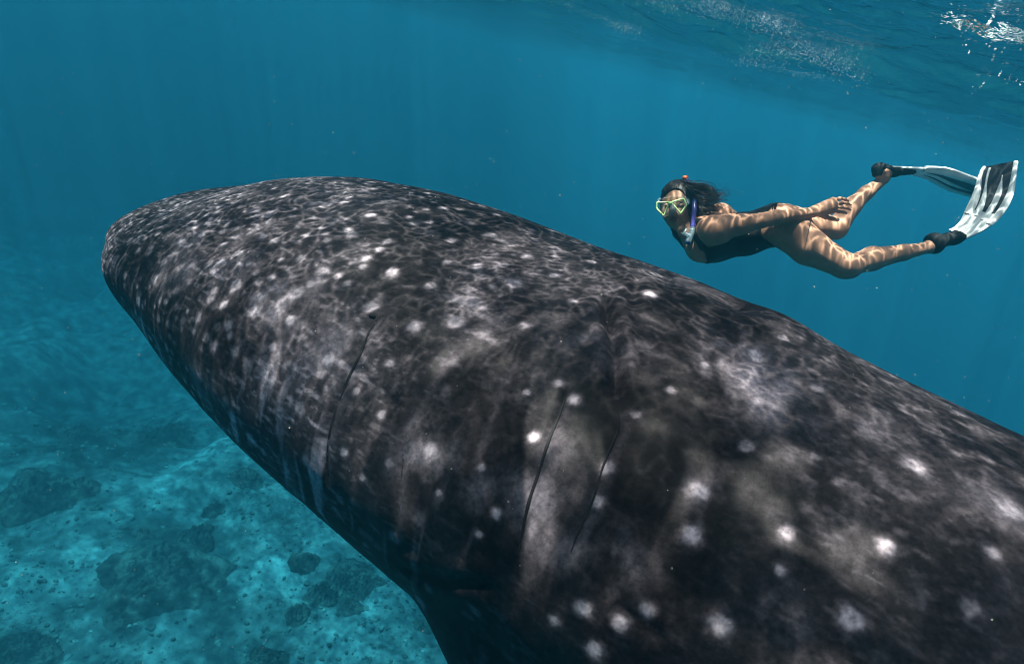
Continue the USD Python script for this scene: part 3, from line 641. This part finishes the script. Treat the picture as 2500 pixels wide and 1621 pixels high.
# swimsuit: a skin-tight shell over the trunk, cut by neckline, arm and leg openings
suit = SUITF - .0055
X, Y, Z = np.meshgrid(*torso.ax, indexing='ij', sparse=True)
PXI = 1250 + X / Z * FPX; PYI = 810.5 - Y / Z * FPX
LEGY = [470, 494, 505, 522, 545, 565, 585, 600, 640]; LEGX = [1930, 1908, 1888, 1871, 1860, 1858, 1870, 1893, 1880]
legx = np.interp(PYI, LEGY, LEGX)
suit = np.maximum(suit, (PXI - legx - 40 * sstep(2.92, 2.95, Z) * sstep(3.0, 2.97, Z) * sstep(560, 520, PYI)) * PX * .9)
neckline = (1701 + (PYI - 556) * 0.30 - PXI) * PX + 0.08 * sstep(2.95, 3.15, Z)
suit = np.maximum(suit, np.where(PYI < 700, neckline, -1) * 0.96)
backcut = (532 - PYI) * PX - np.maximum(PXI - 1788, 0) * PX * 1.3
suit = np.maximum(suit, backcut * .9)
neckring = .075 - np.sqrt((X - J(1690, 545, 2.98)[0]) ** 2 + (Y - J(1690, 545, 2.98)[1]) ** 2 + ((Z - 2.98) * .7) ** 2)
suit = np.maximum(suit, neckring)
suit = np.maximum(suit, SUITF - F.d - .003)
strap = np.full(F.d.shape, .2, np.float32)
for chain in ([(1729, 641, 2.90), (1712, 605, 2.84), (1702, 574, 2.83), (1706, 553, 2.85), (1724, 536, 2.90), (1752, 529, 2.97)], [(1641, 553, 2.96), (1647, 568, 2.93), (1657, 584, 2.94), (1670, 602, 2.98)]):
    ch = [J(*c) for c in chain]
    for a, b in zip(ch[:-1], ch[1:]):
        e = b - a; L = (e ** 2).sum()
        t = np.clip(((X - a[0]) * e[0] + (Y - a[1]) * e[1] + (Z - a[2]) * e[2]) / L, 0, 1)
        strap = np.minimum(strap, np.sqrt((X - a[0] - t * e[0]) ** 2 + (Y - a[1] - t * e[1]) ** 2 + ((Z - a[2] - t * e[2]) * .35) ** 2) - (.017 if len(chain) > 4 else .011))
strap = np.maximum(strap, F.d - .004)
suit = np.minimum(suit, strap)
suit[:, :, :2] = .05; suit[:, :, -2:] = .05; suit[:2] = .05; suit[-2:] = .05
suit = gaussian_filter(np.clip(suit, -.05, .05).astype(np.float32), 1.0)
sv, sfc = surface_nets(suit, F.lo, H)
tms = trimesh.Trimesh(sv, sfc, process=False); trimesh.smoothing.filter_taubin(tms, iterations=4)
obj('swimsuit', (to_world(tms.vertices), tms.faces), M_suit, person)
# eyes, lips, brows
for sx in (1, -1):
    e = trimesh.creation.icosphere(3, .0115); e.apply_translation(hp(.031 * sx, -.010, .0745)); eye = obj('eye', (to_world(e.vertices), e.faces), M_eye, person)
    i = trimesh.creation.icosphere(2, .0075); i.apply_translation(hp(.031 * sx + .001, -.011, .0800)); obj('iris', (to_world(i.vertices), i.faces), M_iris, eye)
    b = curve([hp((.014 + .010 * k) * sx, .008 + .004 * (1 - abs(k - 1.2)), .094 - .004 * k * k) for k in range(4)], 12)
    obj('eyebrow', tuple(map(np.asarray, (lambda q: (to_world(q[0]), q[1]))(tube(b, .0032 * np.sin(np.linspace(.5, 2.9, 12)), 6)))), M_brow, person)
    lp = curve([hp(-.022, -.0685, .085), hp(-.010, -.0645 - .012 * (sx < 0), .0935), hp(0, -.0655 - .0115 * (sx < 0), .0950), hp(.010, -.0645 - .012 * (sx < 0), .0935), hp(.022, -.0685, .085)], 16)
    tv, tf = tube(lp, .0042 * np.sin(np.linspace(.3, 2.84, 16)) + .0008, 8); obj('lip', (to_world(tv), tf), M_lip, person)
# hair: a cap over the skull and locks streaming back
HF = Field(HC - .16, HC + .16, .0042)
HF.ell(hp(0, .026, -.018), AX, (.081, .090, .098), k=.01)
HF.ell(hp(0, -.03, -.05), AX, (.070, .08, .05), k=.04)
xx, yy, zz = np.meshgrid(*HF.ax, indexing='ij', sparse=True)
q = [(xx - HC[0]) * e[0] + (yy - HC[1]) * e[1] + (zz - HC[2]) * e[2] for e in AX]
face_cut = .030 - np.sqrt(((q[0]) / 1.35) ** 2 + ((q[1] - .005) / 1.9) ** 2) + np.where(q[2] > .02, .030, -1)
face_cut = np.minimum(.050 - np.sqrt((q[0] / 1.0) ** 2 + ((q[1] + .026) / 1.75) ** 2), (q[2] - .005))
HF.d = np.maximum(HF.d, face_cut.astype(np.float32))
HF.d += (0.0022 * np.sin(q[0] * 260 + 40 * q[1]) * np.sin(q[1] * 60 + 3)).astype(np.float32)
HF.d = gaussian_filter(np.clip(HF.d, -.03, .03), 1.3).astype(np.float32)
hv, hf = surface_nets(HF.d, HF.lo, HF.h)
LOCKS = [[(1668, 450, 2.94), (1694, 457, 2.95), (1720, 460, 2.96), (1742, 470, 2.97), (1752, 480, 2.97), (1766, 477, 2.98), (1771, 490, 2.98)],
         [(1676, 458, 2.92), (1702, 466, 2.93), (1726, 468, 2.95), (1746, 478, 2.95), (1757, 476, 2.95), (1769, 482, 2.96)],
         [(1682, 470, 2.91), (1708, 480, 2.91), (1730, 484, 2.92), (1746, 480, 2.93), (1755, 474, 2.94), (1768, 470, 2.95)],
         [(1684, 486, 2.91), (1708, 496, 2.89), (1730, 502, 2.89), (1750, 508, 2.90), (1763, 506, 2.92), (1775, 497, 2.93)],
         [(1684, 496, 2.92), (1706, 511, 2.90), (1726, 517, 2.89), (1742, 523, 2.89), (1757, 522, 2.91)],
         [(1682, 505, 2.93), (1696, 520, 2.91), (1712, 527, 2.90), (1728, 528, 2.89)],
         [(1676, 500, 2.97), (1702, 505, 2.98), (1728, 512, 3.0), (1742, 518, 3.01)],
         [(1680, 478, 2.96), (1708, 486, 2.97), (1735, 494, 2.98), (1750, 499, 2.98)],
         [(1672, 462, 2.90), (1688, 478, 2.885), (1696, 500, 2.88), (1702, 522, 2.875), (1706, 540, 2.88)],
         [(1676, 470, 2.90), (1684, 492, 2.89), (1690, 515, 2.885), (1694, 535, 2.885)]]
parts = [(hv, hf)]
rh = np.random.default_rng(3)
for ln, lk in enumerate(LOCKS):
    for sub_ in range(6):                                  # every lock is a handful of tapering tresses
        c = np.array([J(*p) for p in lk]); n = len(c)
        tress = c + np.linspace(.013, .008, n)[:, None] * rh.normal(0, 1, 3) + rh.normal(0, .0045, (n, 3)) * np.linspace(.2, 1.3, n)[:, None]
        cut = rh.uniform(.70, 1.0); ph = rh.uniform(0, 6.28)
        for _ in range(11):
            e = rh.normal(0, 1, 3)
            p = curve(tress + e * (.0052 * np.sin(np.linspace(.5, 3.0, n)) + .0008)[:, None], 26)
            u_ = np.linspace(0, 1, 26)
            p = p + np.stack([0 * u_, .0035 * u_ * np.sin(u_ * 13 + ph), .003 * u_ * np.cos(u_ * 11 + ph)], -1)
            p = p[:max(8, int(26 * cut * rh.uniform(.85, 1)))]
            parts.append(tube(p, rh.uniform(.0009, .0018) * np.linspace(1, .25, len(p)), 4, cap=False))
for _ in range(150):                                       # combed-back strands lying on the skull
    a = rh.uniform(-1, 1); b = rh.uniform(-.05, .05)
    c = [hp(.058 * a * (1 - .3 * abs(a)), .070 - .03 * a * a, .058), hp(.070 * a, .098 - .035 * a * a + b * .05, .012), hp(.076 * a + .02, .082 - .05 * a * a, -.05), hp(.05 * a + .05, .02 - .05 * abs(a), -.095)]
    p = curve(c, 14); qv = np.stack([(p - HC) @ e for e in AX], 1) - [0, .026, -.018]
    sc = 1.0 / np.sqrt((qv ** 2 / np.array([.0825, .0915, .0995]) ** 2).sum(1)); qv = qv * sc[:, None] + [0, .026, -.018]
    parts.append(tube(HC + qv @ AX, rh.uniform(.0010, .0018), 4, cap=False))
for _ in range(90):                                        # loose single hairs
    c = np.array([J(*p) for p in LOCKS[rh.integers(0, 8)]]); n = len(c)
    c = c + rh.normal(0, .012, 3) + rh.normal(0, .010, (n, 3)) * np.linspace(.2, 1.6, n)[:, None]
    c[-1] += [rh.uniform(0, .03), rh.normal(0, .012), rh.normal(0, .01)]
    p = curve(c, 24); parts.append(tube(p, rh.uniform(.0005, .0009) * np.linspace(1, .4, 24), 4, cap=False))
hv, hf = joined(parts)
obj('hair', (to_world(hv), hf), M_hair, person)

# ---------------------------------------------------------------- mask
LENS = {'r': [(1604.5, 494), (1634.5, 494.5), (1620.5, 528), (1602.5, 509)], 'l': [(1638.5, 494.5), (1669, 485), (1676, 502), (1662, 522)]}
mask_c = hp(0, .006, .112)
def on_mask(px, py, off=0.0):
    """where a sight line meets the flat front of the mask"""
    d = J(px, py, 1.0); p = d * ((mask_c @ fdir) / (d @ fdir))
    return p + fdir * off
def rounded(poly, r=3.5, n=6):
    out = []; P_ = np.array(poly, float); m = len(P_)
    for i in range(m):
        a, b, c = P_[i - 1], P_[i], P_[(i + 1) % m]
        u, w = (a - b) / np.linalg.norm(a - b), (c - b) / np.linalg.norm(c - b)
        for t in np.linspace(0, 1, n): out.append((b + u * r) * (1 - t) ** 2 + 2 * t * (1 - t) * b + (b + w * r) * t * t)
    return np.array(out)
mask = thing('dive_mask', 'lime green framed two lens dive mask on the swimmer\'s face', 'dive mask', to_world(mask_c))
for side in ('r', 'l'):
    q2 = rounded(LENS[side]); q3 = np.array([on_mask(*p) for p in q2])
    ring = np.vstack([q3, q3[:2]]); tv, tf = tube(ring, .0043, 8, cap=False)
    obj('frame', (to_world(tv), tf), M_yellow, mask)
    c = q3.mean(0); n = len(q3)
    lv = np.vstack([q3 + fdir * .0015, q3 - fdir * .0015, c + fdir * .0015, c - fdir * .0015]); k = np.arange(n); k1_ = (k + 1) % n
    lf = np.vstack([np.stack([np.full(n, 2 * n), k, k1_], 1), np.stack([np.full(n, 2 * n + 1), n + k1_, n + k], 1), np.stack([k, n + k, n + k1_], 1), np.stack([k, n + k1_, k1_], 1)])
    obj('lens', (to_world(lv), lf), M_lens, mask, smooth=False)
tv, tf = tube([on_mask(1633, 495.5), on_mask(1636.5, 497), on_mask(1640, 495.5)], [.006, .008, .006], 8); obj('bridge', (to_world(tv), tf), M_yellow, mask)
outer = [(1602, 490), (1620, 485), (1640, 481), (1660, 480), (1674, 484), (1679, 503), (1668, 525), (1652, 524), (1641, 527), (1631, 526), (1619, 531), (1600, 510)]
o3 = np.array([on_mask(*p, -.002) for p in rounded(outer, 5, 4)]); cc = o3.mean(0)
rings = [o3]
for t, g in ((.3, 1.0), (.7, 1.02), (1.0, .97)): rings.append(cc + (o3 - cc) * g - fdir * .055 * t + hup * .004 * t)
V_ = np.array(rings)
obj('skirt', (to_world(V_.reshape(-1, 3)), grid_faces(V_.shape[0], V_.shape[1], True)), M_silicone, mask)
# nose pocket: a blunt silicone wedge between the lenses
npk = trimesh.creation.icosphere(3, 1.0); w = np.array(npk.vertices)
w = w * np.array([.0165, .031, .017]); w[:, 0] *= 1 - .45 * (w[:, 1] / .034)
c0 = on_mask(1641.5, 511, -.006)
obj('nose_pocket', (to_world(c0 + w @ AX), npk.faces), M_silicone, mask)
sp = curve([on_mask(1677, 494, -.012), J(1690, 492, 2.89), J(1712, 492, 2.93), J(1735, 488, 3.0)], 16)
tv, tf = tube(sp, .013, 8, flat=(fdir, .22)); obj('strap', (to_world(tv), tf), M_silicone, mask)
sp = curve([on_mask(1605, 494, -.012), J(1609, 490, 2.96), J(1622, 484, 3.04)], 10)
tv, tf = tube(sp, .011, 8, flat=(fdir, .25)); obj('strap', (to_world(tv), tf), M_silicone, mask)
bk = trimesh.creation.icosphere(2, .009); bk.apply_translation(on_mask(1678, 497, -.012)); obj('buckle', (to_world(bk.vertices), bk.faces), M_silicone, mask)

# ---------------------------------------------------------------- snorkel
sn = thing('snorkel', 'purple blue snorkel with orange tip beside the swimmer\'s head', 'snorkel', to_world(J(1694, 520, 2.84)))
tc = curve([J(1674, 437, 3.01), J(1681, 447, 3.0), J(1688, 461, 2.98), J(1693.5, 483, 2.90), J(1695, 508, 2.85), J(1693, 535, 2.84), J(1690.5, 557, 2.835)], 40)
tv, tf = tube(tc, .0108, 14); obj('tube', (to_world(tv), tf), M_purple, sn)
cp = trimesh.creation.icosphere(3, 1.0); w = np.array(cp.vertices) * [.0150, .0115, .0150]
obj('tip', (to_world(J(1673, 434.5, 3.01) + w @ AX), cp.faces), M_orange, sn)
kp = curve([J(1694, 488, 2.888), J(1694.8, 498, 2.865)], 4); tv, tf = tube(kp, .0135, 14); obj('keeper', (to_world(tv), tf), M_purge, sn)
tv, tf = tube(curve([J(1690.5, 556, 2.835), J(1690, 561, 2.835)], 5), .0145, 14); obj('collar', (to_world(tv), tf), M_silicone, sn)
lt = curve([J(1690, 560, 2.835), J(1687.5, 572, 2.833), J(1683, 584, 2.832), J(1679.5, 592, 2.832)], 18); tv, tf = tube(lt, np.linspace(.0145, .0150, 18), 14); obj('lower_tube', (to_world(tv), tf), M_silicone, sn)
mp = curve([J(1685, 577, 2.832), J(1677, 573, 2.828), J(1670, 571, 2.825)], 8); tv, tf = tube(mp, np.linspace(.010, .007, 8), 10, flat=(fdir, 1.5)); obj('mouthpiece', (to_world(tv), tf), M_silicone, sn)
mp = curve([J(1666, 572, 2.825), J(1670, 568, 2.82), J(1675, 560, 2.825)], 8); tv, tf = tube(mp, .0045, 8); obj('bite_tab', (to_world(tv), tf), M_silicone, sn)
pg = curve([J(1680, 591, 2.832), J(1678, 597, 2.832)], 5); tv, tf = tube(pg, [.0135, .0140, .0135, .012, .009], 14); obj('purge_valve', (to_world(tv), tf), M_purge, sn)

# ---------------------------------------------------------------- swim fins
def sheet(left, right, u0, u1, v0, v1, lift, thick, nu=10, nv=34, cambered=.0):
    """a strip of the blade between two shares of its width and two shares of its length, with real thickness"""
    Lc, Rc = curve(left, 120), curve(right, 120)
    v = np.linspace(v0, v1, nv); idx = np.clip(v * 119, 0, 119); i0 = idx.astype(int).clip(0, 118); fr = (idx - i0)[:, None]
    Lp, Rp = Lc[i0] * (1 - fr) + Lc[i0 + 1] * fr, Rc[i0] * (1 - fr) + Rc[i0 + 1] * fr
    U0 = u0(v) if callable(u0) else np.full(nv, u0); U1 = u1(v) if callable(u1) else np.full(nv, u1)
    k = np.linspace(0, 1, nu); u = U0[:, None] + (U1 - U0)[:, None] * k
    P_ = Lp[:, None] + (Rp - Lp)[:, None] * u[..., None]
    tv_ = np.gradient(Lp + Rp, axis=0)[:, None]; nr = np.cross(np.broadcast_to(Rp[:, None] - Lp[:, None], P_.shape), np.broadcast_to(tv_, P_.shape)); nr /= np.linalg.norm(nr, axis=-1, keepdims=True)
    prof = np.sqrt(np.clip(1 - (2 * k - 1) ** 2, 0.02, 1)) if cambered else np.ones(nu)
    top = P_ + nr * (lift + thick * prof)[None, :, None]; bot = P_ + nr * (lift - thick * prof)[None, :, None]
    loop = np.concatenate([top, bot[:, ::-1]], 1); n2 = loop.shape[1]
    vv = loop.reshape(-1, 3); ff = grid_faces(nv, n2, True)
    for row in (0, nv - 1):
        b = row * n2; a_ = np.arange(nu - 1)
        qd = np.stack([b + a_, b + a_ + 1, b + n2 - 2 - a_, b + n2 - 1 - a_], 1)
        ff = np.vstack([ff, qd[:, [0, 1, 2]], qd[:, [0, 2, 3]]])
    return to_world(vv), outward(vv, ff, vv.mean(0))
def build_fin(left, right, label, pocket, rail):
    fin = thing('swim_fin', label, 'swim fin', to_world((left[0] + right[0]) / 2), 'the swimmer\'s pair of fins')
    obj('blade', sheet(left, right, .04, .96, .12, 1.0, 0, .0016), M_membrane, fin, smooth=30)
    obj('blade_root', sheet(left, right, .02, .98, 0.0, .36, 0, .0035, nu=14), M_white, fin, smooth=30)
    obj('side_rail', sheet(left, right, 0.0, lambda v: (.25 - .14 * sstep(.35, .95, v)) * (.6 + .4 * rail), .30, 1.0, 0, .009 * rail, cambered=1), M_white, fin)
    obj('side_rail', sheet(left, right, lambda v: .80 + .07 * sstep(.4, .9, v), 1.0, .24, .99, 0, .010, cambered=1), M_white, fin)
    obj('rib', sheet(left, right, lambda v: .31 - .10 * v, lambda v: .47 - .18 * sstep(.3, .8, v), .30, .96, 0, .0065, cambered=1), M_white, fin)
    obj('rib', sheet(left, right, lambda v: .53 + .05 * v + .07 * sstep(.6, .85, v), lambda v: .72 - .06 * sstep(.6, .85, v) + .0 * v, .27, .84, 0, .0065, cambered=1), M_white, fin)
    pv, pf = pocket; obj('foot_pocket', (to_world(pv), pf), M_rubber, fin)
    return fin
def pocket_mesh(cones, cut=None):
    lo = np.min([np.minimum(a, b) for a, b, *_ in cones], axis=0) - .07; hi = np.max([np.maximum(a, b) for a, b, *_ in cones], axis=0) + .07
    G = Field(lo, hi, .0035)
    for a, b, ra, rb, zs in cones: G.cone(a, b, ra, rb, k=.02, zs=zs)
    if cut is not None:
        x_, y_, z_ = np.meshgrid(*G.ax, indexing='ij', sparse=True); o, nn = cut; nn = nn / np.linalg.norm(nn)
        G.d = np.maximum(G.d, (-( (x_ - o[0]) * nn[0] + (y_ - o[1]) * nn[1] + (z_ - o[2]) * nn[2])).astype(np.float32))
    return surface_nets(G.d, G.lo, G.h)
nl = [J(2315, 561, 2.93), J(2338, 547, 2.93), J(2352, 522, 2.93), J(2366, 492.5, 2.93), J(2378, 463, 2.94), J(2388.5, 428, 2.96), J(2399, 409, 2.97)]
nr_ = [J(2361, 583, 2.84), J(2397.5, 566, 2.81), J(2429, 545, 2.80), J(2458.7, 510, 2.79), J(2474.5, 475, 2.80), J(2480, 443, 2.82), J(2487, 392, 2.84)]
build_fin(nl, nr_, 'black fin with white ribs, its blade face turned to the viewer on the nearer foot',
          pocket_mesh([(J(2278, 588, 2.86), J(2282, 602, 2.86), 19 * PX, 18 * PX, 1.2), (J(2286, 592, 2.86), J(2330, 580, 2.87), 16.5 * PX, 15.5 * PX, 1.3), (J(2330, 582, 2.87), J(2356, 579, 2.87), 15 * PX, 6 * PX, 1.7)], (J(2268, 598, 2.86), J(2300, 590, 2.86) - J(2268, 598, 2.86))), 1.0)
fl = [J(2176, 407, 2.97), J(2210, 408, 2.96), J(2257, 410, 2.95), J(2321, 414, 2.95), J(2352, 425, 2.96), J(2385, 438, 2.98), J(2420, 460, 3.0)]
fr_ = [J(2178, 428, 3.08), J(2205, 426, 3.12), J(2233, 427, 3.15), J(2278, 445, 3.18), J(2304, 460, 3.19), J(2331, 470, 3.2), J(2400, 492, 3.22)]
build_fin(fl, fr_, 'black fin seen edge-on with a bright white rail, on the farther foot',
          pocket_mesh([(J(2141, 411, 3.0), J(2143, 424, 3.0), 12 * PX, 12 * PX, 1.2), (J(2150, 412, 3.0), J(2185, 420, 3.0), 13 * PX, 10.5 * PX, 1.5), (J(2185, 421, 3.0), J(2230, 421, 3.02), 10 * PX, 5 * PX, 2.0)], (J(2146, 432, 3.0), J(2150, 410, 3.0) - J(2146, 430, 3.0))), 1.6)

# ---------------------------------------------------------------- coral heads and rocks on the seabed
MOUNDS = [(110, 1225, 80, .5, 'dark low coral mound at the left edge, beside the pale sand streak'), (395, 1412, 125, .35, 'broadest dark coral mound on the open seabed'),
          (480, 1310, 48, .6, 'dark lumpy coral head above the broad mound'), (395, 1002, 70, .5, 'dim coral head just off the shark\'s chin'),
          (602, 1190, 38, .6, 'round dark coral head close under the shark\'s throat'), (788, 1443, 42, .6, 'dark coral lump below the bright white sand patch'),
          (727, 1490, 30, .8, 'small round coral knob left of the ringed hollow'), (868, 1402, 62, .45, 'long rock ledge tucked against the shark\'s belly'),
          (45, 1602, 62, .5, 'dark coral mound in the lower left corner'), (650, 1606, 50, .5, 'dark coral lump at the bottom edge of the picture'),
          (290, 1508, 30, .6, 'small dark coral head standing between sand patches'), (195, 1018, 46, .5, 'faint coral head far off on the hazy seabed'),
          (745, 1368, 32, .6, 'dark coral knob right beside the white sand patch'), (520, 1245, 26, .6, 'smallest coral knob in the middle of the rubble'),
          (1043, 1510, 30, .6, 'coral knob beside the shark\'s fin edge'), (857, 1467, 30, .6, 'pitted coral lump right of the round knob'), (350, 1310, 24, .7, 'little coral lump at the end of the sand streak')]
rm = np.random.default_rng(17)
for n, (px, py, rp, hh, lab) in enumerate(MOUNDS):
    c = bed_point(px, py); c[2] = bed_z(c[0], c[1]); rad = rp / FPX * np.linalg.norm(c - EYE) * 0.92
    nr, na = (70, 200) if rp > 40 else (22, 64)
    rr_, aa = np.meshgrid(np.linspace(0.0, 1.0, nr), np.linspace(0, 2 * PI, na, endpoint=False), indexing='ij')
    ring = np.stack([np.cos(aa), np.sin(aa), 0 * aa], -1)
    rim = 1 + 1.1 * fbm(ring * 1.4 + n * 7.1, 4, n)
    q = ring * (rr_ * rim)[..., None] * rad * np.array([rm.uniform(.9, 1.2), rm.uniform(.85, 1.1), 0])
    lump = 0.75 + 1.3 * fbm(q / rad * 3.0 + n * 3.3, 4, n + 50) + .9 * fbm(q / rad * 9 + n, 3, n + 70)
    q[..., 2] = (1 - rr_ ** 2.2) * lump * rad * hh * 1.05 - .06 * rad * rr_ ** 4
    w = q.reshape(-1, 3); w[:, 2] += bv[BEDTREE.query(w[:, :2] + c[:2])[1], 2] - c[2]
    mf = grid_faces(nr, na, True)[:, ::-1]
    tone = np.clip(.15 + .22 * fbm(w * 1.6 + n, 4, n + 9) + .22 * fbm(w * 7 + n, 3, n + 19), .04, .4)
    tag(obj('coral_mound', (w + c, outward(w, mf, w.mean(0) - [0, 0, 5])), M_seabed, loc=c, color=tone[:, None] * np.array([.5, .88, .92])), lab, 'coral mound', 'coral mounds on the seabed')

# broken coral rubble strewn over the bed
rq = np.random.default_rng(41)
base_s = trimesh.creation.icosphere(1, 1.0); bsv, bsf = np.array(base_s.vertices), np.array(base_s.faces)
rv, rf, rc, cnt = [], [], [], 0
while cnt < 6000:
    px, py = rq.uniform(-250, 1250), rq.uniform(900, 1800)
    p0 = bed_point(px, py)
    if fbm(p0[None] * .35, 3, 55)[0] + rq.uniform(-.18, .18) < -.02: continue
    p0[2] = bed_z(p0[0], p0[1]); r = .013 + .055 * rq.random() ** 3
    q = bsv * (1 + .9 * (meshkit.noise(bsv * 1.7 + cnt * 3.7, 5) - .5))[:, None] * r * rq.uniform(.6, 1.3, 3) * [1, 1, .7]
    rv.append(q + p0 + [0, 0, r * .05]); rf.append(bsf + cnt * len(bsv)); t = np.exp(rq.normal(-1.32, .30)); rc.append(np.tile(np.clip(t, .04, .6) * np.array([.45, .88, .95]), (len(bsv), 1))); cnt += 1
tag(obj('coral_rubble', (np.vstack(rv), np.vstack(rf)), M_seabed, color=np.vstack(rc)), 'small broken coral rubble scattered over the sandy bed', kind='stuff')

# ---------------------------------------------------------------- specks and bubbles
def specks(name, centres, radii, material, label):
    b = trimesh.creation.icosphere(1, 1.0); bv_, bf_ = np.array(b.vertices), np.array(b.faces)
    v_ = (centres[:, None] + bv_[None] * np.asarray(radii)[:, None, None]).reshape(-1, 3)
    f_ = (bf_[None] + (np.arange(len(centres)) * len(bv_))[:, None, None]).reshape(-1, 3)
    tag(obj(name, (v_, f_), material), label, kind='stuff')
rs = np.random.default_rng(23)
n = 1000; z = rs.uniform(.7, 4.5, n) ; c = at(rs.uniform(-100, 2600, n), rs.uniform(-60, 1680, n), z)
inside = skin_tree.query(c)[0] > .04
specks('suspended_specks', c[inside], (rs.uniform(.0004, .0011, n) * z ** .6)[inside], M_speck, 'pale plankton specks drifting through the water')

rb = np.random.default_rng(29)
BV = v_surf = np.asarray(sea_v)
btree = cKDTree(BV[:, :2])
bc, br = [], []
def bubbles(path, z0, n, spread, rmin, rmax, drop):
    """air bubbles and added glint beads pressed against the underside of the waves along a streak"""
    p = np.array([on_plane(*q, z0) for q in path])
    for _ in range(n):
        u = rb.uniform(0, len(p) - 1); i = min(int(u), len(p) - 2); c = p[i] + (p[i + 1] - p[i]) * (u - i) + rb.normal(0, spread, 3)
        c[2] = BV[btree.query(c[:2])[1], 2] - abs(rb.normal(0, drop)) - .004
        bc.append(c); br.append(rb.uniform(rmin, rmax) * rb.uniform(.4, 1))
for line, n in (([(1300, -10), (1480, 45), (1560, 50)], 160), ([(1560, 75), (1700, 105), (1800, 122)], 260), ([(1790, 125), (1900, 172), (1990, 200)], 300), ([(1500, 8), (1620, 30), (1740, 52), (1800, 62)], 200),
                ([(1720, 40), (1850, 70), (1920, 95)], 180), ([(1830, 110), (1960, 120), (2090, 150)], 220), ([(2020, 205), (2120, 232), (2200, 236)], 80)):
    bubbles(line, -.08, int(n * 3.2), .09, .0010, .0036, .03)  # foam bubbles, also added to draw the bright streaks of the wave facets
bubbles([(2290, 150), (2400, 118), (2420, 170), (2360, 215), (2440, 220), (2500, 235)], -.12, 30, .05, .002, .007, .012)  # white beads added in place of sun glints on the waves
for _ in range(24):
    bc.append(at(rb.normal(2335, 12), rb.normal(530, 12), rb.normal(2.9, .05))); br.append(rb.uniform(.0004, .0012))
specks('bubbles_and_glints', np.array(bc), np.array(br), M_bubble, 'streaks of fine air bubbles under the waves and white beads added as glints')
